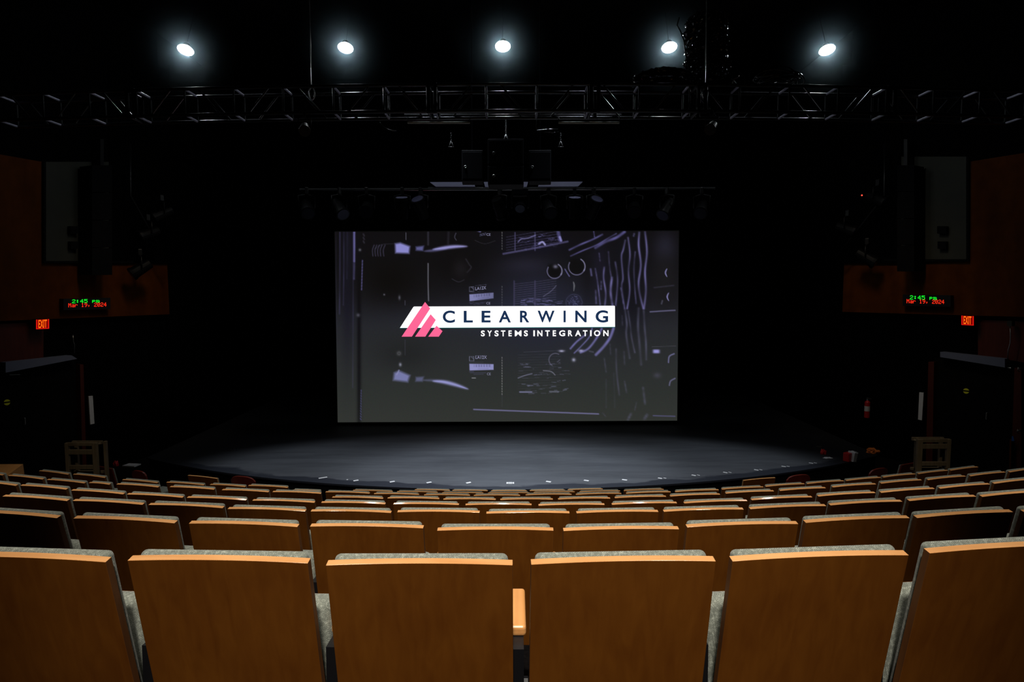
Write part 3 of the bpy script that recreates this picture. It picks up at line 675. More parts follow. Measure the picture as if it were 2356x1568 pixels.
def stroke(pts, w, col, a=1.0, taper=False, soft=1.0, mod=0.0):
    best = np.full(PX.shape, 0.0); n = len(pts) - 1
    P = []
    for i in range(n):                       # Catmull-Rom smoothing
        p0 = np.array(pts[max(i - 1, 0)], float); p1 = np.array(pts[i], float); p2 = np.array(pts[i + 1], float); p3 = np.array(pts[min(i + 2, n)], float)
        for t in np.linspace(0, 1, 7)[:-1]:
            P.append(0.5 * (2 * p1 + (p2 - p0) * t + (2 * p0 - 5 * p1 + 4 * p2 - p3) * t * t + (3 * p1 - p0 - 3 * p2 + p3) * t ** 3))
    P.append(np.array(pts[-1], float)); N = len(P) - 1
    for i in range(N):
        a0, b0 = P[i], P[i + 1]; d = b0 - a0; L2 = max(1e-6, d @ d)
        m_ = w * 3 + 4; x0 = min(a0[0], b0[0]) - m_; x1 = max(a0[0], b0[0]) + m_; y0 = min(a0[1], b0[1]) - m_; y1 = max(a0[1], b0[1]) + m_
        iy0 = max(0, int((y0 - 531) / 440 * NYp) - 3); iy1 = min(NYp, int((y1 - 531) / 440 * NYp) + 5)
        ix0 = max(0, int((x0 - 777) / 785 * NXp) - 8); ix1 = min(NXp, int((x1 - 770) / 785 * NXp) + 8)
        if ix1 <= ix0 or iy1 <= iy0: continue
        sx = PX[iy0:iy1, ix0:ix1]; sy = PY[iy0:iy1, ix0:ix1]
        t = np.clip(((sx - a0[0]) * d[0] + (sy - a0[1]) * d[1]) / L2, 0, 1)
        dist = np.hypot(sx - a0[0] - t * d[0], sy - a0[1] - t * d[1])
        tt = (i + t) / N
        ww = w * (np.sin(np.pi * np.clip(tt, 0, 1)) ** 0.6 if taper else 1.0) / 2 + 0.01
        md = 1.0 if mod == 0 else np.clip(1 - mod * (0.5 + 0.5 * np.sin(tt * 11 + P[0][0] * .7) * np.cos(tt * 5 + P[0][0] * .3 + 1)), 0, 1)
        v = md * a * np.clip((ww - dist) / soft + 0.5, 0, 1) * (0.55 + 0.45 * np.clip(1 - dist / ww, 0, 1))
        best[iy0:iy1, ix0:ix1] = np.maximum(best[iy0:iy1, ix0:ix1], v)
    img[:] = img * (1 - best[..., None]) + np.array(col) * best[..., None]
L = (150, 146, 215); L2 = (105, 100, 165); G = (90, 88, 110)
# left side of the picture
patch(800, 640, 14, 160, (24, 23, 33)); patch(826, 700, 5, 400, (16, 15, 18)); patch(900, 640, 80, 60, (14, 12, 11)); patch(1060, 610, 70, 50, (14, 12, 12))
patch(930, 810, 70, 40, (34, 35, 36))
for x, w, a, y1 in ((782, 3, .5, 720), (791, 2.5, .45, 700), (799, 2, .25, 640), (815.5, 5, .65, 640), (812.5, 2.5, .35, 890), (773, 1.5, .3, 900)):
    stroke([(x, 533), (x, (533 + y1) / 2), (x - 1, y1)], w, L2, a * .8, soft=3.2, mod=.5)
stroke([(815, 530), (815, 600)], 5, (125, 120, 190), .6, soft=2)
for y in range(598, 666, 7): stroke([(834 - (y - 598) * .03, y), (833.7 - (y - 598) * .03, y + 4)], 3, L2, .7, soft=1.5)
for y in range(896, 964, 6): stroke([(831 - (y - 896) * .03, y), (831, y + 3)], 2.6, (80, 80, 130), .7, soft=1.5)
for y in range(538, 562, 8): stroke([(836, y), (838, y + 4)], 4, G, .35, soft=2)
for x in (858, 864, 870, 876, 883): stroke([(x + 3, 563), (x - 1, 574), (x, 588)], 2.5, (95, 90, 125), .5, soft=2)
stroke([(862, 572), (878, 562), (905, 560)], 2, G, .3, soft=2)
def poly(pts, col, a=1.0, soft=2.0):
    P = np.array(pts, float); ar = 0.5 * np.sum(P[:, 0] * np.roll(P[:, 1], -1) - np.roll(P[:, 0], -1) * P[:, 1])
    if ar < 0: P = P[::-1]
    d = np.full(PX.shape, 1e9)
    for i in range(len(P)):
        a0 = P[i]; b0 = P[(i + 1) % len(P)]; e = b0 - a0; Ln = np.hypot(*e)
        d = np.minimum(d, ((PY - a0[1]) * e[0] - (PX - a0[0]) * e[1]) / Ln)
    w = (a * np.clip(d / soft + .5, 0, 1))[..., None]; img[:] = img * (1 - w) + np.array(col) * w
poly([(909, 560), (921, 558), (943, 566), (941, 582), (910, 581)], (142, 140, 210), .95, 6)
poly([(957, 567), (975, 565), (973, 576), (957, 575)], (95, 95, 150), .9, 5)
stroke([(975, 577), (1000, 575), (1030, 571)], 7, (90, 88, 130), .8, True, 4); stroke([(995, 573), (1020, 569.5), (1048, 566.5), (1076, 566)], 9, (160, 156, 220), .95, True, 4.5)
poly([(907, 856), (918, 851), (943, 862), (938, 877), (905, 873)], (125, 128, 180), .9, 7)
poly([(957, 866), (975, 865), (972, 876), (956, 876)], (95, 98, 135), .8, 5)
stroke([(972, 873), (1000, 874), (1030, 878)], 7, (85, 88, 115), .8, True, 4); stroke([(995, 875), (1020, 877), (1047, 883.5), (1078, 894)], 10, (155, 155, 215), .95, True, 5)
stroke([(913, 860), (918, 850)], 3, (140, 140, 180), .8)
stroke([(985, 533), (985, 562)], 5, G, .35, soft=2); stroke([(985, 605), (985, 650), (986, 690)], 3, (150, 150, 165), .6, soft=1.5)
stroke([(934, 535), (934, 551)], 1.6, (130, 130, 150), .6); stroke([(932, 690), (932, 700)], 2, G, .6); stroke([(932, 780), (932, 815)], 2, G, .3)
stroke([(1049, 536), (1046, 545), (1050, 552)], 2, G, .7); stroke([(1032, 534), (1031, 560)], 6, G, .2, soft=3)
stroke([(1072, 595), (1080, 608), (1084, 614), (1075, 625)], 3, (60, 58, 70), .7, soft=3); stroke([(1040, 640), (1055, 647), (1068, 642)], 2, (60, 58, 70), .7)
patch(1060, 618, 18, 22, (24, 22, 24)); patch(918, 811, 4.5, 4.5, (90, 92, 95)); patch(918, 811, 2, 2, (40, 40, 42)); patch(921, 837, 3, 4, (130, 132, 150)); patch(824, 723, 4, 4, (70, 70, 80)); patch(828, 574, 3, 3, (90, 90, 100)); patch(884, 676, 2, 2, (90, 90, 100)); patch(919, 683, 2.5, 5, (80, 80, 90))
# labels
for dy, tl in ((0, -.10), (159.5, -0.01)):
    f = lambda x, y: (x, y + dy + tl * (x - 1080))
    poly([f(1080, 675.5), f(1135.5, 677), f(1135.5, 690), f(1080.5, 691)], (150, 150, 205), .95, 1.5)
    for x in range(1091, 1130, 2):
        if x % 6 != 1: stroke([f(x, 678), f(x, 683)], 1.2, (60, 60, 90), .7)
    stroke([f(1100, 687), f(1124, 687)], 1.2, (70, 70, 110), .5)
    for q in ((1080, 657, 1090, 657), (1090, 657, 1090, 667), (1080, 667, 1090, 667), (1080, 657, 1080, 667), (1085, 658, 1090, 663)): stroke([f(q[0], q[1] + 2), f(q[2], q[3] + 2)], 1.4, (130, 130, 160), .8)
    stroke([f(1094, 657), f(1119, 657)], 1.2, (110, 110, 140), .6); stroke([f(1080, 672), f(1112, 672)], 1.2, (90, 90, 110), .5)
    for yy, xa, xb in ((694, 1080, 1090), (697, 1082, 1118), (700, 1090, 1112)): stroke([f(xa, yy), f(xb, yy)], 1.3, (90, 90, 130), .6)
stroke([(1086, 868), (1094, 868)], 2, (170, 170, 180), .8); stroke([(1080, 848), (1080, 849)], 1, G, .5)
poly([(1095, 531), (1108, 531), (1105, 534)], L, .8); 
for y in (538, 541): stroke([(1104, y + 1), (1118, y - 2)], 1.5, (120, 120, 160), .7)
stroke([(1092, 552), (1115, 560), (1140, 553)], 1.4, (70, 70, 80), .5)
for y in list(range(534, 576, 6)) + list(range(657, 703, 6)) + list(range(820, 905, 6)): stroke([(1155, y), (1155, y + 2.5)], 2, (150, 150, 150), .75)
stroke([(1155, 905), (1155, 935)], 1, G, .4)
# right side
patch(1230, 560, 70, 28, (20, 18, 29)); patch(1210, 610, 60, 22, (32, 30, 40)); patch(1380, 610, 26, 60, (24, 22, 32)); patch(1445, 640, 40, 120, (19, 18, 23), 3); patch(1230, 668, 50, 30, (30, 28, 42)); patch(1350, 640, 15, 50, (18, 16, 18))
patch(1530, 570, 25, 35, (34, 33, 45)); patch(1530, 640, 25, 60, (26, 25, 27)); patch(1240, 720, 120, 90, (36, 38, 52), 2)
for k_ in range(7): stroke([(1165, 545 + 6 * k_), (1225, 537 + 6 * k_ - 2), (1283, 528 + 6 * k_ - 2)], 1.6, (85, 80, 115), .45)
for x in (1185, 1231): stroke([(x, 535), (x, 575)], 3.5, (80, 76, 115), .7)
stroke([(1158, 583), (1230, 570), (1306, 555)], 5, (78, 74, 112), .85, soft=2); stroke([(1284, 531), (1288, 552)], 9, (90, 86, 140), .8, soft=2.5); stroke([(1288, 545), (1291, 553)], 6, L, .8)
stroke([(1192, 556), (1200, 549), (1215, 547), (1232, 541)], 2.5, (130, 126, 180), .8, soft=1.5); stroke([(1240, 560), (1248, 556), (1254, 562)], 5, (170, 166, 225), .9, soft=2)
for _ in range(40):
    x = rng.uniform(1190, 1280); y = rng.uniform(545, 577) - (x - 1190) * .12; stroke([(x, y), (x + rng.uniform(2, 9), y - rng.uniform(-1, 2))], 1.3, (110, 106, 165), rng.uniform(.2, .6))
for k_ in range(10): stroke([(1184, 652 + 5 * k_), (1230, 647 + 5 * k_), (1279, 640 + 5.2 * k_)], 1.6, (80, 76, 105), .5)
for x in (1183, 1231): stroke([(x, 645), (x, 702)], 4, (62, 59, 84), .8)
for _ in range(35):
    x = rng.uniform(1192, 1290); y = rng.uniform(684, 701); stroke([(x, y), (x + rng.uniform(4, 14), y + rng.uniform(-2, 2))], 1.6, (120, 116, 175), rng.uniform(.2, .65))
stroke([(1250, 680), (1268, 668), (1280, 655)], 1.5, (120, 118, 150), .7)
for w_, pl in ((5, [(1310, 574), (1335, 562), (1362, 551), (1386, 539)]), (3.5, [(1313, 588), (1340, 576), (1372, 563), (1398, 548), (1418, 537)]), (8, [(1370, 569), (1392, 556), (1418, 546), (1437, 533)]), (3, [(1366, 532), (1368, 545)])): stroke(pl, w_ * .9, L2, .9, soft=3, mod=.5)
def arc(cx, cy, r, a0, a1, w, col, a): stroke([(cx + r * math.cos(R(t)), cy + r * math.sin(R(t))) for t in np.linspace(a0, a1, 8)], w, col, a, soft=1.5)
for cx, cy, r in ((1276, 622, 17), (1327, 612, 19)): patch(cx, cy, r * .95, r * .95, (15, 14, 15), 6); arc(cx, cy, r, 20, 210, 2.5, (125, 122, 160), .8); arc(cx, cy, r, -60, 30, 3, (150, 147, 185), .8)
patch(1278, 612, 5, 4, (100, 98, 120)); stroke([(1300, 618), (1306, 628), (1310, 634)], 3, (110, 106, 160), .8); stroke([(1359, 618), (1361, 632)], 5, (90, 86, 130), .8, soft=3)
arc(1321, 694, 19, 0, 359, 2, (90, 90, 125), .5); patch(1321, 694, 17, 17, (38, 38, 56), 4)
for _ in range(40): q = rng.uniform(0, 6.28); r = rng.uniform(0, 16); x = 1321 + r * math.cos(q); y = 694 + r * math.sin(q); stroke([(x, y), (x + 1.5, y + 1)], 1.6, (110, 112, 160), .5)
stroke([(1319, 646), (1321, 655), (1320, 668)], 4, (130, 132, 140), .7, True)
VC = [(5, [(950, 110), (935, 180), (920, 240), (932, 400), (922, 470), (945, 640)], .75), (5, [(972, 90), (987, 220), (975, 350), (985, 500), (965, 640)], .85),
      (6, [(1060, 50), (1055, 150), (1072, 300), (1055, 430), (1062, 520), (1092, 640)], .9), (6, [(1105, 45), (1120, 200), (1105, 350), (1112, 500), (1097, 640)], .9),
      (4, [(1028, 200), (1018, 330), (1025, 480), (1035, 600)], .55), (4, [(715, 330), (735, 450), (753, 610)], .75), (3, [(745, 210), (752, 270)], .6), (5, [(762, 430), (760, 490)], .5),
      (5, [(785, 320), (780, 400), (797, 520), (790, 615)], .85), (4, [(818, 200), (828, 320), (845, 420)], .5), (7, [(845, 400), (835, 510), (850, 615)], .9), (5, [(872, 280), (890, 420), (875, 615)], .6),
      (6, [(948, 650), (962, 760), (958, 850), (985, 1030)], .7), (5, [(972, 660), (990, 780), (1000, 870), (1025, 985)], .65), (7, [(1055, 640), (1050, 780), (1060, 900), (1075, 1080)], .6),
      (6, [(1095, 660), (1103, 800), (1112, 900), (1115, 1040)], .7), (4, [(925, 700), (928, 770)], .4), (4, [(785, 1030), (800, 1140)], .5), (5, [(878, 960), (882, 1130), (903, 1320)], .55),
      (4, [(830, 920), (835, 1000)], .4), (5, [(940, 980), (945, 1080)], .4), (5, [(945, 1215), (960, 1300)], .5), (7, [(1090, 1265), (1105, 1390)], .55), (3, [(1038, 1380), (1025, 1440)], .5),
      (8, [(995, 1470), (972, 1515)], .6), (9, [(1100, 1510), (1120, 1480)], .6), (3, [(775, 1465), (795, 1490)], .5), (4, [(800, 1200), (800, 1420)], .25), (4, [(860, 1150), (868, 1420)], .2),
      (5, [(718, 500), (722, 600)], .6), (5, [(1020, 60), (1016, 75)], .6), (4, [(915, 480), (935, 600)], .5)]
for w_, pl, a in VC:
    stroke([(1160 + x / 3.41, 520 + y / 3.41) for x, y in pl], w_ * .9, (118, 112, 172) if pl[0][1] < 640 else (88, 87, 112), a, soft=3.6, mod=.55)
for w_, pl in ((6, [(520, 955), (570, 900), (640, 845)]), (4, [(550, 990), (610, 930), (670, 860), (690, 795)]), (7, [(600, 985), (660, 955), (720, 880), (765, 800)]), (9, [(720, 1003), (780, 940), (830, 870), (858, 795)])):
    stroke([(1160 + x / 3.41, 520 + y / 3.41) for x, y in pl], w_ * .8, (120, 116, 180), .9, soft=3, mod=.2)
arc(1278, 826, 15, 120, 300, 2.5, (120, 118, 145), .6); patch(1292, 805.5, 6, 2.5, (170, 168, 200)); patch(1337, 805, 6, 3, (150, 148, 190)); patch(1320, 826, 4, 4, (150, 150, 175)); stroke([(1282, 831), (1288, 826)], 2, G, .8); stroke([(1356, 806), (1365, 808)], 4, G, .5)
for dx, dy, hh in ((1533, 626, 10), (1537, 681, 10)): stroke([(dx + 2, dy - hh), (dx - 2, dy), (dx + 2, dy + hh)], 3.5, (150, 146, 205), .85, True)
stroke([(1551, 812), (1540, 818), (1538, 832)], 3.5, (120, 118, 165), .8); stroke([(1553, 869), (1543, 875), (1540, 885)], 3.5, (110, 108, 145), .8); stroke([(1524, 690), (1522, 697)], 4, G, .6)
stroke([(1496, 715.5), (1525, 713.5), (1553, 712)], 3.5, (100, 97, 130), .9, soft=1.5); patch(1510, 806.5, 8, 4.5, (150, 146, 215), 4); patch(1512, 862, 8, 6, (62, 62, 72))
stroke([(1500, 796), (1555, 794)], 1.5, (80, 80, 90), .6); stroke([(1505, 660), (1550, 655)], 3, (70, 68, 90), .5, soft=3)
stroke([(1090, 941), (1160, 943.5), (1270, 947.5), (1377, 951.5)], 3.4, (118, 115, 160), .9, soft=1.5); stroke([(1503, 955.5), (1553, 957)], 3, (85, 83, 120), .9); stroke([(1205, 808), (1300, 804)], 1.5, (80, 80, 95), .5)
for k_ in range(14): stroke([(1192, 815 + 6 * k_), (1290, 812 + 6 * k_)], 1.2, (70, 71, 80), .35)
for _ in range(60):
    x = rng.uniform(1192, 1300); y = rng.uniform(832, 905); stroke([(x, y), (x + rng.uniform(3, 14), y + rng.uniform(-2, 1))], rng.uniform(1, 2.4), (120, 122, 155), rng.uniform(.15, .6))
stroke([(1192, 868), (1208, 862), (1224, 858)], 2.5, (130, 130, 160), .7); stroke([(1250, 851), (1268, 853), (1277, 861)], 2.5, (130, 130, 150), .7); stroke([(1196, 900.5), (1223, 900.5)], 3.5, (140, 140, 185), .8); stroke([(1265, 899.5), (1284, 900)], 4, (110, 112, 130), .7)
addp(1166, 728, 260, 30, (4, 5, 10)); img += rng.normal(0, 0.9, img.shape)
pxl = np.clip(img, 0, 255) / 255.0
lin_ = np.where(pxl <= 0.04045, pxl / 12.92, ((pxl + 0.055) / 1.055) ** 2.4)
ub = (cbr - cbl); 
def screen_pt(u, v):  # u across, v down, in 3-D bilinear
    t = ctl.lerp(ctr, u); b = cbl.lerp(cbr, u); return t.lerp(b, v)
T0 = np.array(ctl); T1 = np.array(ctr); B0 = np.array(cbl); B1 = np.array(cbr)
uu = gu[..., None]; vv = gv[..., None]
XYZ = (1 - vv) * ((1 - uu) * T0 + uu * T1) + vv * ((1 - uu) * B0 + uu * B1) - np.array(sc.location)
me = bpy.data.meshes.new('projected_picture'); nv = NXp * NYp
idx = np.arange(nv).reshape(NYp, NXp)
quads = np.stack([idx[:-1, :-1], idx[1:, :-1], idx[1:, 1:], idx[:-1, 1:]], -1).reshape(-1, 4)
me.vertices.add(nv); me.vertices.foreach_set('co', XYZ.reshape(-1).astype(np.float32))
me.loops.add(quads.size); me.loops.foreach_set('vertex_index', quads.reshape(-1).astype(np.int32))
me.polygons.add(len(quads)); me.polygons.foreach_set('loop_start', (np.arange(len(quads)) * 4).astype(np.int32)); me.polygons.foreach_set('loop_total', np.full(len(quads), 4, np.int32))
ca = me.color_attributes.new('picture', 'FLOAT_COLOR', 'POINT')
ca.data.foreach_set('color', np.concatenate([lin_, np.ones(lin_.shape[:2] + (1,))], -1).reshape(-1).astype(np.float32))
me.update(); me.validate()
def pic_mat():
    m, nt, b = newmat('projected picture light')
    at = nt.nodes.new('ShaderNodeAttribute'); at.attribute_name = 'picture'
    b.inputs['Base Color'].default_value = (0.01, 0.01, 0.01, 1); b.inputs['Specular IOR Level'].default_value = 0
    nt.links.new(at.outputs['Color'], b.inputs['Emission Color']); b.inputs['Emission Strength'].default_value = 1.0
    return m
link('projected_picture', me, pic_mat(), sc)
# logo
M['eWhite'] = emat('logo white light', (1.0, 1.0, 1.0), 1.25); M['ePink'] = emat('logo pink light', lin((255, 104, 152)), 1.0); M['eNavy'] = emat('logo navy', lin((26, 48, 82)), 1.0); M['eTeal'] = emat('logo teal edge', lin((20, 110, 110)), 1.0); M['eGrey'] = emat('label lettering light', lin((135, 134, 165)), 1.0)
z3 = lambda x, y: (900 + x / 4.363, 680 + y / 4.363)
def flat(name, polys, off, m):
    bm = bmesh.new()
    for P in polys: bm.faces.new([bm.verts.new(sp(x, y, off)) for x, y in P])
    spart(name, bm, m)
flat('logo_underline', [[z3(88, 322), z3(2247, 312), z3(2247, 318), z3(88, 327)]], 0.004, M['eTeal'])
flat('logo_banner', [[z3(88, 322), z3(222, 114), z3(232, 108), z3(2240, 100), z3(2246, 106), z3(2247, 312)]], 0.006, M['eWhite'])
flat('logo_mark', [[z3(340, 62), z3(392, 128), z3(208, 410), z3(105, 410)], [z3(396, 185), z3(448, 243), z3(343, 410), z3(240, 410)], [z3(455, 300), z3(515, 355), z3(478, 410), z3(372, 410)]], 0.010, M['ePink'])
bm = bmesh.new()
for ch, a, b in (('C', 518, 640), ('L', 728, 820), ('E', 907, 998), ('A', 1080, 1202), ('R', 1293, 1387), ('W', 1470, 1640), ('I', 1730, 1752), ('N', 1848, 1962), ('G', 2052, 2178)):
    e = 3 if ch in 'CG' else 0
    x0, y0 = z3(a, 151 - e - (a - 518) * .002); x1, y1 = z3(b, 269 + e - (a - 518) * .002)
    bm = bmesh.new(); fit_text(bm, ch, lambda x, y: sp(x, y, 0.012), x0, y0, x1, y1, 0.024); spart('logo_letter', bm, M['eNavy'])
bm = bmesh.new()
for ch, a, b in (('S', 901, 940), ('Y', 965, 1011), ('S', 1038, 1078), ('T', 1102, 1146), ('E', 1178, 1210), ('M', 1241, 1308), ('S', 1333, 1372), ('I', 1427, 1443), ('N', 1467, 1518), ('T', 1546, 1592), ('E', 1622, 1655), ('G', 1686, 1746),
                 ('R', 1776, 1820), ('A', 1846, 1906), ('T', 1925, 1970), ('I', 1997, 2012), ('O', 2036, 2099), ('N', 2129, 2182)):
    x0, y0 = z3(a, 348 - (a - 901) * .002); x1, y1 = z3(b, 407 - (a - 901) * .002)
    bm = bmesh.new(); fit_text(bm, ch, lambda x, y: sp(x, y, 0.012), x0, y0, x1, y1, 0.012 if ch == 'M' else 0.028); spart('tagline_letter', bm, M['eWhite'])
bm = bmesh.new()
fit_text(bm, 'LA12X', lambda x, y: sp(x, y - .10 * (x - 1093), 0.012), 1093.5, 660, 1118.5, 667.5, 0.01)
fit_text(bm, 'LA12X', lambda x, y: sp(x, y, 0.012), 1094, 818, 1120, 825, 0.01)
fit_text(bm, 'CE', lambda x, y: sp(x, y, 0.012), 1119, 694.5, 1128, 700, 0.0)
fit_text(bm, 'CE', lambda x, y: sp(x, y, 0.012), 1120.5, 857, 1129, 862.5, 0.0)
fit_text(bm, 'CE', lambda x, y: sp(x, y, 0.012), 1119.5, 536.5, 1128.5, 542, 0.0)
spart('label_letters', bm, M['eGrey'])

# ------------------------------------------------------------------ ceiling downlights
M['bloom'] = bpy.data.materials.new('lamp glow volume'); M['bloom'].use_nodes = True
nt = M['bloom'].node_tree; nt.nodes.clear(); ou = nt.nodes.new('ShaderNodeOutputMaterial'); vs = nt.nodes.new('ShaderNodeVolumeScatter')
tc_ = nt.nodes.new('ShaderNodeTexCoord'); ln = nt.nodes.new('ShaderNodeVectorMath'); ln.operation = 'LENGTH'; mr = nt.nodes.new('ShaderNodeMapRange'); pw = nt.nodes.new('ShaderNodeMath'); pw.operation = 'POWER'; pw.inputs[1].default_value = 5.0
nt.links.new(tc_.outputs['Object'], ln.inputs[0]); nt.links.new(ln.outputs['Value'], mr.inputs[0])
mr.inputs['From Min'].default_value = 0; mr.inputs['From Max'].default_value = 1; mr.inputs['To Min'].default_value = 1; mr.inputs['To Max'].default_value = 0
nt.links.new(mr.outputs[0], pw.inputs[0]); ml = nt.nodes.new('ShaderNodeMath'); ml.operation = 'MULTIPLY'; ml.inputs[1].default_value = 0.26
nt.links.new(pw.outputs[0], ml.inputs[0]); nt.links.new(ml.outputs[0], vs.inputs['Density'])
vs.inputs['Anisotropy'].default_value = 0.1; vs.inputs['Color'].default_value = (.62, .88, 1, 1); nt.links.new(vs.outputs[0], ou.inputs['Volume'])
LAMPS = [(427, 115, -8), (795, 110, -4), (1157, 106.5, 0), (1540, 109, 4), (1903, 115, 8)]
LD = 10.9; M['lampdisc'] = emat('lamp lens light', (0.90, 0.97, 1.0), 55.0)
names = ['leftmost', 'second from the left', 'middle', 'second from the right', 'rightmost']
for (x, y, rz), nm in zip(LAMPS, names):
    p = at_y(x, y, LD)
    t = empty('ceiling_downlight', p, 'bright white ceiling downlight, %s of the five' % nm, 'ceiling light', 'row of five ceiling downlights')
    tilt = R(10)
    rot = Matrix.Rotation(-tilt, 3, 'X'); t.rotation_euler = (-tilt, R(rz) * -1.2, 0)
    def lathe(prof, n=32):
        bm = bmesh.new(); rings = [[bm.verts.new((r * math.cos(2 * math.pi * k / n), r * math.sin(2 * math.pi * k / n), z)) for k in range(n)] for r, z in prof]
        for A_, B_ in zip(rings, rings[1:]):
            for k in range(n): bm.faces.new((A_[k], A_[(k + 1) % n], B_[(k + 1) % n], B_[k]))
        bm.faces.new(rings[0]); bm.faces.new(rings[-1][::-1]); return bm
    obj('housing', lathe([(.03, .12), (.055, .10), (.065, .075), (.06, .055)]), M['blackmetal'], t, True)
    obj('lens', lathe([(.125 * math.cos(R(a_)), -.068 * math.sin(R(a_))) for a_ in (-70, -50, -30, -15, 0, 15, 30, 45, 60, 75, 86)]), M['lampdisc'], t, True)
    bm = bmesh.new(); tube(bm, (0, 0, .15), (0, 0, 9.3 - p.z), 0.004); obj('stem', bm, M['drape'], t)
    bm = bmesh.new(); bmesh.ops.create_icosphere(bm, subdivisions=3, radius=1.0); hz = obj('bloom', bm, M['bloom']); hz.location = p; hz.scale = (1.15, 1.15, 1.15)  # added scatter ball imitating lens bloom around the lamp
    tag(hz, 'added haze glowing around the %s ceiling downlight' % nm, 'bloom', 'haze around the ceiling downlights', 'stuff')

# ------------------------------------------------------------------ lighting truss
TY = 9.0
def truss_y(x): return TY + x * x / 140.0
zt_f = at_y(1157, 194, TY).z; zb_f = at_y(1157, 255, TY).z; dz = zt_f - zb_f; dep = 0.36
zt = zt_f; zb = zb_f
tr = empty('lighting_truss', (0, TY, zb), 'long black box truss spanning the room below the ceiling lights', 'truss')
TL = Vector((0, TY, zb))
x_of = lambda px: (px - CX) / F * TY
XL = -7.55; XR = 7.5; bayw = 114.5 / F * TY
xs0 = x_of(1007); n0 = int((XL - xs0) / bayw); n1 = int((XR - xs0) / bayw)
XN = [xs0 + bayw * i for i in range(n0, n1 + 1)]
def tp(x, back, top): return Vector((x, truss_y(x) + (dep if back else 0), zt if top else zb)) - TL
for back in (0, 1):
    for top in (0, 1):
        bm = bmesh.new(); path(bm, [tp(XL + (XR - XL) * i / 40, back, top) for i in range(41)], 0.024, 10)
        obj('chord', bm, M['truss'], tr, True)
for i, x in enumerate(XN):
    for back in (0, 1):
        bm = bmesh.new(); tube(bm, tp(x + .0 * back, back, 0), tp(x, back, 1), 0.014); obj('upright', bm, M['truss'], tr)
        if i < len(XN) - 1:
            par = (n0 + i) % 2 == 0
            xa, xb = x + .28 * bayw, x + .72 * bayw
            bm = bmesh.new()
            if par: tube(bm, tp(xb, back, 1), tp(xa, back, 0), 0.013)
            else: tube(bm, tp(xa, back, 1), tp(xb, back, 0), 0.013)
            obj('diagonal_brace', bm, M['truss'], tr)
    for top in (0, 1):
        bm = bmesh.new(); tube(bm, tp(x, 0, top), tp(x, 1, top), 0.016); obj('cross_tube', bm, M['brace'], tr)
for px in (1000, 1366, 1608, 305, 2050):     # spliced joints
    bm = bmesh.new(); x = x_of(px)
    for back in (0, 1): tube(bm, tp(x - .05, back, 0), tp(x - .05, back, 1), .03); tube(bm, tp(x + .05, back, 0), tp(x + .05, back, 1), .03)
    for top in (0, 1): tube(bm, tp(x - .05, 0, top), tp(x - .05, 1, top), .02); tube(bm, tp(x - .07, 0, top), tp(x + .07, 0, top), .03)
    obj('joint_frame', bm, M['blackmetal'], tr)
# hanging cables
def cable(px, ytop, ybot, ring, label):
    a = at_y(px, ytop, TY + .18); b = at_y(px, ybot, TY + .18)
    t = empty('hanging_cable', b, label, 'cable', 'steel cables holding the truss')
    bm = bmesh.new(); tube(bm, (0, 0, 0), (0, 0, 9.3 - b.z), 0.007); obj('wire', bm, M['steel'], t)
    bm = bmesh.new(); c = Vector((0, 0, -0.115))
    path(bm, [c + Vector((0.042 * math.sin(t_) * (1.0 if math.cos(t_) < 0 else .55 + .45 * abs(math.sin(t_))), 0, 0.085 * math.cos(t_))) for t_ in np.linspace(0, 2 * math.pi, 21)[:-1]], 0.009, 6, True)
    obj('ring', bm, M['steel'], t, True)
cable(717, 30, 196, True, 'steel cable with pear-shaped ring hanging left of centre above the truss')
cable(1622, 30, 196, True, 'steel cable hanging above the truss by the plastic bundle, right of centre')
# clamps and small fixtures on the truss
def par_light(loc, rotz, tilt, label, name='stage_light', s=1.0, lens='glass', group='stage lights on the rigging', parent_h=0.0):
    t = empty(name, loc, label, 'stage light', group, rotz)
    bm = bmesh.new(); path(bm, [(-.11 * s, 0, -.26 * s), (-.12 * s, 0, -.08 * s), (0, 0, -.05 * s), (.12 * s, 0, -.08 * s), (.11 * s, 0, -.26 * s)], .010 * s, 6); obj('yoke', bm, M['blackmetal'], t, True)
    bm = bmesh.new(); box(bm, Vector((0, 0, 0)), (.05 * s, .06 * s, .10 * s), None, .01); obj('clamp', bm, M['blackmetal'], t)
    rot = Matrix.Rotation(tilt, 3, 'X'); fm = M['fixture'] if s > 1 else M['blackmetal']; c = Vector((0, 0, -.26 * s)); d = rot @ Vector((0, -1, 0))
    bm = bmesh.new(); tube(bm, c - d * .16 * s, c + d * .12 * s, .075 * s, 20, .095 * s); tube(bm, c + d * .12 * s, c + d * .16 * s, .105 * s, 20, .105 * s)
    b_ = obj('body', bm, fm, t)
    bm = bmesh.new(); tube(bm, c + d * .155 * s, c + d * .166 * s, .088 * s, 20); obj('lens', bm, M[lens], t)
    return t
par_light(tp(x_of(712), 0, 0) + TL + Vector((0, -.03, -.03)), .3, .5, 'black stage light clamped to the truss left of centre, below the cable ring', s=.75)
par_light(tp(x_of(1630), 0, 0) + TL + Vector((0, -.03, -.03)), -.5, .5, 'black stage light clamped to the truss right of centre, below the plastic bundle', s=.75)
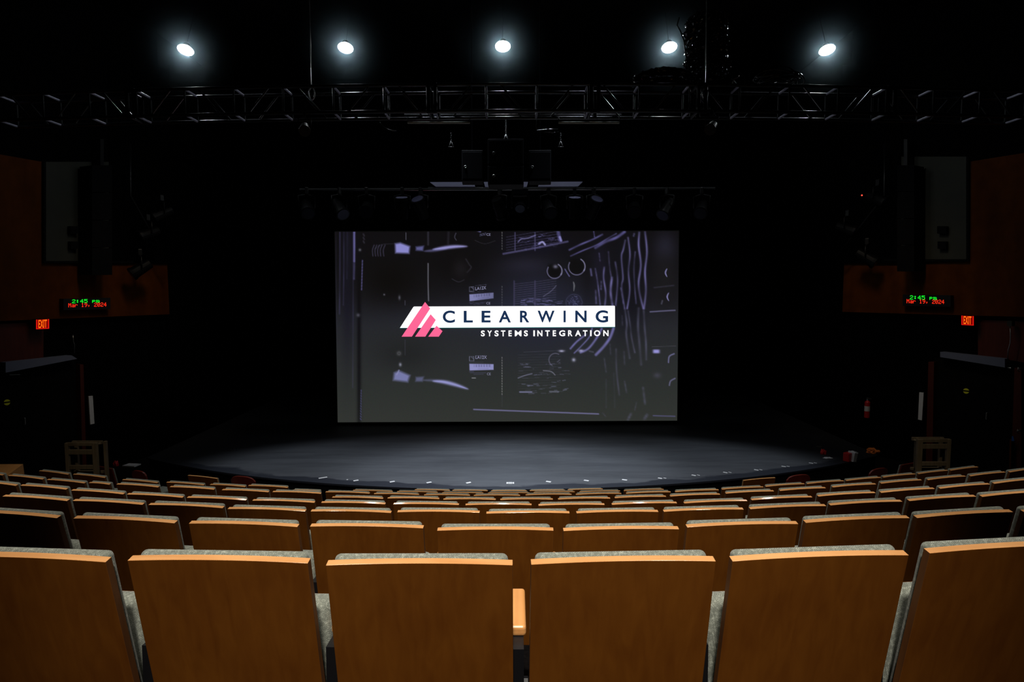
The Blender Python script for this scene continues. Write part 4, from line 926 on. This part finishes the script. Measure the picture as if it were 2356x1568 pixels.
# battens under the truss
for (x0, x1, lab) in ((938, 1081, 'short grey pipe hung under the truss, left of the chain'), (1285, 1425, 'short grey pipe hung under the truss, right of the chain')):
    a = at_y(x0, 282, TY + .3); b = at_y(x1, 282, TY + .3)
    t = empty('hanging_pipe', (a + b) / 2, lab, 'pipe', 'short pipes under the truss'); L_ = t.location
    bm = bmesh.new(); tube(bm, a - L_, b - L_, .016, 12); obj('pipe', bm, M['pipegrey'], t)
    for q in (a, b):
        bm = bmesh.new(); tube(bm, q - L_, Vector((q.x, q.y, zb)) - L_, .008); obj('hanger', bm, M['truss'], t)
# pale brackets above the speaker cluster
for (x0, x1, lab) in ((994, 1012, 'pair of pale bars under the truss, left'), (1338, 1366, 'pair of pale bars under the truss, right')):
    bm = bmesh.new(); s = 1 if x0 < 1178 else -1
    for k in (0, 1):
        xx = x0 + k * 12 if s > 0 else x0 + k * 12
        sh = 8 * s
        P = [at_y(xx, 264.5, TY + .55), at_y(xx + 8, 264.5, TY + .55), at_y(xx + 8 + sh, 272.5, TY + .55), at_y(xx + sh, 272.5, TY + .55)]
        prism(bm, P, (0, .03, 0))
    tag(obj('pale_bracket', bm, M['beam']), lab, 'bracket', 'pale brackets under the truss')
bm = bmesh.new()
for yy in (264, 273):
    a = at_y(930, yy, TY + .6); b = at_y(1430, yy, TY + .6); tube(bm, a, b, .012)
tag(obj('cross_rails', bm, M['truss']), 'pair of thin dark rails just behind the truss at centre', 'rail')

# speaker cluster
cy = 10.2
def spk(x0, x1, y0, y1, Y, dep_, label, rz=0, split=None):
    a = at_y(x0, y0, Y); b = at_y(x1, y1, Y); c = Vector(((a.x + b.x) / 2, Y, b.z)); w = abs(b.x - a.x); h = a.z - b.z
    t = empty('cluster_speaker', c, label, 'speaker', 'hung speaker cluster over the stage', rz)
    bm = bmesh.new(); box(bm, Vector((0, dep_ / 2, h / 2)), (w, dep_, h), None, .012); obj('cabinet', bm, M['spk'], t)
    bm = bmesh.new(); box(bm, Vector((0, -.008, h / 2)), (w * .92, .02, h * .86), None, .004); obj('rear_plate', bm, M['spk'], t)
    if rz:
        bm = bmesh.new(); tube(bm, (0, dep_ * .6, h), (0, dep_ * .6, 9.3 - c.z), .012); obj('hanger', bm, M['drape'], t)
    bm = bmesh.new(); path(bm, [Vector((-w * .33 + .018 * math.cos(q), -.025, h * .45 + .018 * math.sin(q))) for q in np.linspace(0, 2 * math.pi, 13)[:-1]], .006, 6, True); obj('eye_ring', bm, M['steel'], t, True)
    return t
M['spk'] = mat('dark speaker paint', (0.0030, 0.0032, 0.0045), 0.7, spec=0.05)
spk(1122, 1205, 319, 379, cy, .5, 'upper black speaker of the hung centre cluster, under the chain')
spk(1122, 1205, 381, 424, cy, .5, 'lower black speaker of the hung centre cluster')
spk(1062, 1112, 345, 416, cy + .35, .4, 'left angled black speaker of the hung cluster', R(3))
spk(1216, 1268, 345, 416, cy + .35, .4, 'right angled black speaker of the hung cluster', R(-3))
# chain
def chain(px, y0, y1, Y, label, cm='steel'):
    a = at_y(px, y0, Y); b = at_y(px, y1, Y); n = int((a.z - b.z) / .034)
    t = empty('hanging_chain', b, label, 'chain', 'chains holding the speaker cluster')
    bm = bmesh.new()
    for i in range(n):
        c = Vector((0, 0, (i + .5) * (a.z - b.z) / n)); r = Matrix.Rotation((i % 2) * math.pi / 2 + .5, 3, 'Z')
        path(bm, [c + r @ Vector((.010 * math.sin(q), 0, .021 * math.cos(q))) for q in np.linspace(0, 2 * math.pi, 11)[:-1]], .0034, 5, True)
    obj('chain_links', bm, M[cm], t, True)['kind'] = 'stuff'
    bm = bmesh.new()
    path(bm, [(0, 0, .05), (-.03, 0, -.03), (-.03, 0, -.05)], .007); path(bm, [(0, 0, .05), (.03, 0, -.03), (.03, 0, -.05)], .007); tube(bm, (-.045, 0, -.05), (.045, 0, -.05), .009)
    obj('shackle', bm, M[cm], t, True)
chain(1164, 266, 316, cy + .1, 'steel chain from the truss down to the upper centre speaker')
chain(1038, 306, 331, cy + .6, 'dim chain end left of the speaker cluster', 'blackmetal'); chain(1290, 306, 331, cy + .6, 'dim chain end right of the speaker cluster', 'blackmetal')
bm = bmesh.new(); a = at_y(1232, 296, cy)
path(bm, [at_y(1235, 272, TY + .5), at_y(1233, 292, cy), at_y(1236, 300, cy), at_y(1262, 297, cy), at_y(1284, 297, cy)], .008)
path(bm, [at_y(1236, 301, cy), at_y(1258, 304, cy), at_y(1272, 305, cy), at_y(1285, 303, cy)], .006)
tag(obj('hanging_lead', bm, M['plastic'], None, True), 'thin looping black lead right of the centre chain', 'cable')
bm = bmesh.new(); path(bm, [at_y(x, y, TY + .5) for x, y in ((872, 268), (874, 282), (882, 292), (896, 299), (912, 300))], .008)
tag(obj('hanging_lead', bm, M['plastic'], None, True), 'thin drooping black lead under the truss left of centre', 'cable')

# pale beam behind the cluster
YB = 12.6
t = empty('rear_beam', at_y(1165, 428, YB), 'pale lavender-lit beam pieces behind the hung speakers above the screen', 'beam')
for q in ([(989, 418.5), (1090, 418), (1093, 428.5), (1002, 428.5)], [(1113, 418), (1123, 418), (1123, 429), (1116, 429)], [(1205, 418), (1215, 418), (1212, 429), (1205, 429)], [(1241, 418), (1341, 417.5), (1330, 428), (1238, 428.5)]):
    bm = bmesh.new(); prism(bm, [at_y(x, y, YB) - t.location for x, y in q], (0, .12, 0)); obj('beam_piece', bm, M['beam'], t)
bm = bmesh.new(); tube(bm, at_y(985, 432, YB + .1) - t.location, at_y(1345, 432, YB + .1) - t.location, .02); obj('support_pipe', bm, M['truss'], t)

# rear lighting batten with fixtures
YR = 12.0
a = at_y(690, 436, YR); b = at_y(1645, 433, YR)
bm = bmesh.new(); tube(bm, a, b, .024, 12)
tag(obj('lighting_batten', bm, M['truss']), 'dark horizontal pipe above the screen carrying stage lights', 'pipe')
def zbat(px): return at_y(px, 435, YR)
FX = [(705, .4, .6, 'glass'), (780, .7, .7, 'dimlens'), (843, .1, .5, 'glass'), (925, .0, -1.25, 'lens'), (968, -.4, -.9, 'dimlens'), (1150, 2.6, .9, 'glass'), (1262, .2, .6, 'glass'),
      (1322, .0, -1.25, 'lens'), (1366, .4, -.9, 'dimlens'), (1460, -.2, .5, 'glass'), (1535, -.8, .8, 'dimlens'), (1615, -.4, .6, 'glass')]
for i, (px, rz, tl, ln) in enumerate(FX):
    p = zbat(px); p.z -= .03
    par_light(p, rz, tl, 'dark stage light on the pipe above the screen, %s from the left' % ORD[i + 1], s=1.25, lens=ln, group='stage lights above the screen')
# moving head at centre
t = empty('moving_head_light', zbat(1196) + Vector((0, -.1, -.08)), 'bluish moving-head light hanging above the middle of the screen', 'stage light')
bm = bmesh.new(); box(bm, Vector((0, 0, 0)), (.30, .26, .12), None, .02); obj('base', bm, M['spk'], t)
for s in (-1, 1):
    bm = bmesh.new(); box(bm, Vector((s * .15, 0, -.16)), (.04, .10, .24), None, .012); obj('arm', bm, M['spk'], t)
bm = bmesh.new(); tube(bm, (0, .1, -.16), (0, -.05, -.30), .10, 20, .11); obj('head', bm, M['spk'], t); bm = bmesh.new(); tube(bm, (0, -.05, -.30), (0, -.055, -.305), .09, 20); obj('lens', bm, M['dimlens'], t)

# side wall spotlights
def wall_fixture(W, x, y, off, rz, tl, label, s=1.3):
    p = wp(W, x, y, off); par_light(p, rz, tl, label, s=s, group='spotlights in front of the side walls', lens='glass')
wall_fixture(WL, 322, 580, .45, -.9, .6, 'angled black spotlight in front of the left wall corner, lowest')
wall_fixture(WL, 340, 500, .5, -.6, .4, 'black spotlight before the left wall, above the lowest one')
wall_fixture(WL, 372, 455, .5, -.8, .5, 'black spotlight before the left wall, highest')
wall_fixture(WR, 1995, 555, .45, .9, .6, 'angled black spotlight in front of the right wall corner, lowest')
wall_fixture(WR, 1950, 490, .5, .7, .4, 'black spotlight before the right wall, nearest the stage')
wall_fixture(WR, 2020, 420, .5, .5, .5, 'black spotlight before the right wall, highest')
for W, xs, lab in ((WL, ((300, 330), (385, 600)), 'left'), (WR, ((2035, 330), (1925, 590)), 'right')):
    bm = bmesh.new(); path(bm, [wp(W, xs[0][0], xs[0][1], .5), wp(W, xs[0][0], xs[0][1] + 120, .5), wp(W, xs[1][0], xs[1][1], .5)], .025)
    tag(obj('wall_boom', bm, M['blackmetal'], None, True), 'dark bent pipe carrying spotlights before the %s wall' % lab, 'pipe', 'pipes on the side walls')
M['redled'] = emat('tiny red indicator', (1, .05, .03), 2.5)
c = wp(WR, 1983, 449, .55); bm = bmesh.new(); bmesh.ops.create_uvsphere(bm, u_segments=10, v_segments=6, radius=.016, matrix=Matrix.Translation(c))
tag(obj('indicator_lamp', bm, M['redled'], None, True), 'tiny red indicator light high on the right', 'indicator light')

# plastic wrapped bundle and cable coils ------------------------------------
def crumple(x0, x1, y0, y1, Y, depth, seed, name, label, cat, nx=70, ny=90, fx=1.0):
    rr = np.random.RandomState(seed); c = at_y((x0 + x1) / 2, (y0 + y1) / 2, Y)
    bm = bmesh.new(); G_ = []
    ph = rr.uniform(0, 6.28, 12); fr = rr.uniform(3, 16, 12)
    for j in range(ny + 1):
        row_ = []
        for i in range(nx):
            th_ = 2 * math.pi * i / nx; v = j / ny
            px = (x0 + x1) / 2 + (x1 - x0) / 2 * math.cos(th_) * (1 + .06 * math.sin(v * 14 + ph[0]) + .05 * math.sin(v * 37 + ph[1])); py = y0 + (y1 - y0) * v + 5 * math.sin(th_ * 2 + ph[2]) * (x1 - x0) / 100
            d = depth * math.sin(th_)
            p = at_y(px, py, Y) + Vector((0, -d, 0))
            wv = sum(math.sin(fr[q] * (v * 3.1 + .25 * math.sin(th_ + ph[q])) * 2 + ph[q] + (q % 3) * th_) for q in range(12)) / 12
            ov = (p - Vector((c.x, Y, p.z))).normalized()
            row_.append(bm.verts.new(p + ov * .08 * wv + Vector(rr.normal(0, .007, 3))))
        G_.append(row_)
    for j in range(ny):
        for i in range(nx): bm.faces.new((G_[j][i], G_[j][(i + 1) % nx], G_[j + 1][(i + 1) % nx], G_[j + 1][i]))
    bmesh.ops.transform(bm, matrix=Matrix.Translation(-c), verts=bm.verts[:])
    o = obj(name, bm, M['plastic'], None, False); o.location = c
    return tag(o, label, cat)
crumple(1578, 1672, 40, 176, TY + .75, .22, 3, 'plastic_wrapped_bundle', 'tall bundle wrapped in shiny black plastic hanging above the truss', 'bundle')
crumple(1462, 1600, 172, 192, TY + .55, .2, 5, 'plastic_wrapped_cables', 'flat heap wrapped in black plastic lying on the truss', 'bundle', 80, 22)
t = empty('cable_coil', at_y(1790, 182, TY + .2), 'coil of shiny black cable lying on top of the truss, right of centre', 'cable coil')
for i in range(9):
    bm = bmesh.new(); r_ = random.uniform(.24, .34); ph = random.uniform(0, 6); o_ = Vector((random.uniform(-.05, .05), random.uniform(-.03, .03), -.02 + i * .012))
    path(bm, [o_ + Vector((r_ * math.cos(q), r_ * .6 * math.sin(q), .035 * math.sin(q * 2 + ph) - .05 * math.cos(q * 1) ** 2)) for q in np.linspace(0, 2 * math.pi, 37)[:-1]], .009, 6, True)
    obj('cable_loop', bm, M['plastic'], t, True)
bm = bmesh.new(); c = at_y(1692, 183, TY + .1)
path(bm, [c + Vector(v) for v in ((-.04, 0, -.05), (-.02, 0, .01), (.03, 0, .03), (.05, 0, .06))], .009); path(bm, [c + Vector(v) for v in ((-.05, .02, .02), (0, .02, -.01), (.02, 0, -.05))], .009)
tag(obj('cable_tie', bm, M['steel'], None, True), 'small shiny metal tie on the truss beside the plastic bundle', 'tie')
# wall clamps etc: small cable loops along the bundle edge
bm = bmesh.new(); path(bm, [at_y(x, y, TY + .35) for x, y in ((1563, 40), (1558, 58), (1566, 72), (1573, 92), (1576, 115), (1580, 135), (1584, 155), (1588, 175), (1590, 195))], .010)
tag(obj('loose_cable', bm, M['plastic'], None, True), 'loose shiny black cable running down left of the plastic bundle', 'cable')

# ------------------------------------------------------------------ lights (house lights over the seats, then added stage and wall spots)
def spot(loc, tgt, e, col, size, blend=.8, rad=.15):
    l = bpy.data.lights.new('house_and_added_spot', 'SPOT'); l.energy = e; l.color = col; l.spot_size = R(size); l.spot_blend = blend; l.shadow_soft_size = rad
    o = bpy.data.objects.new('house_and_added_spot', l); COL.objects.link(o); o.location = loc
    d = Vector(tgt) - Vector(loc); o.rotation_euler = d.to_track_quat('-Z', 'Y').to_euler(); return o
WARM = (1.0, 0.93, 0.84)
spot((0.0, -1.5, 7.6), (0, 2.3, 2.3), 1850, WARM, 38, 1.0)
spot((-2.3, 2.0, 9.2), (-2.1, 2.9, 2.0), 1000, WARM, 66, 1.0)
spot((2.3, 2.0, 9.2), (2.1, 2.9, 2.0), 1000, WARM, 66, 1.0)
spot((-3.6, 4.0, 9.2), (-3.6, 6.4, .8), 950, WARM, 60, 1.0)
spot((0.0, 4.0, 9.2), (0, 6.6, .8), 950, WARM, 60, 1.0)
spot((3.6, 4.0, 9.2), (3.6, 6.4, .8), 950, WARM, 60, 1.0)
COOL = (0.84, 0.92, 1.0)
for x_, e_ in ((-1.43, 1900), (1.43, 1900), (-4.3, 750), (4.3, 750)):
    spot((x_, 10.4, 9.1), (x_ * (.45 if abs(x_) < 2 else .8), 10.55, .5), e_ * 1.15, COOL, 37, 1.0, .55)  # unseen beams added to lay the pool of light on the stage
for sx in (-1, 1):
    spot((sx * 5.0, 10.5, 7.6), (sx * 8.2, 13.6, 1.7), 120, (1, .8, .55), 50, 1.0, .5)  # unseen washers added to brighten the foot of the side walls

# world
w = bpy.data.worlds.new('world'); scene.world = w; w.use_nodes = True
w.node_tree.nodes['Background'].inputs[0].default_value = (0, 0, 0, 1); w.node_tree.nodes['Background'].inputs[1].default_value = 0
scene.view_settings.view_transform = 'Standard'; scene.view_settings.look = 'None'
scene.view_settings.exposure = 0; scene.view_settings.gamma = 1; scene.view_settings.use_curve_mapping = False
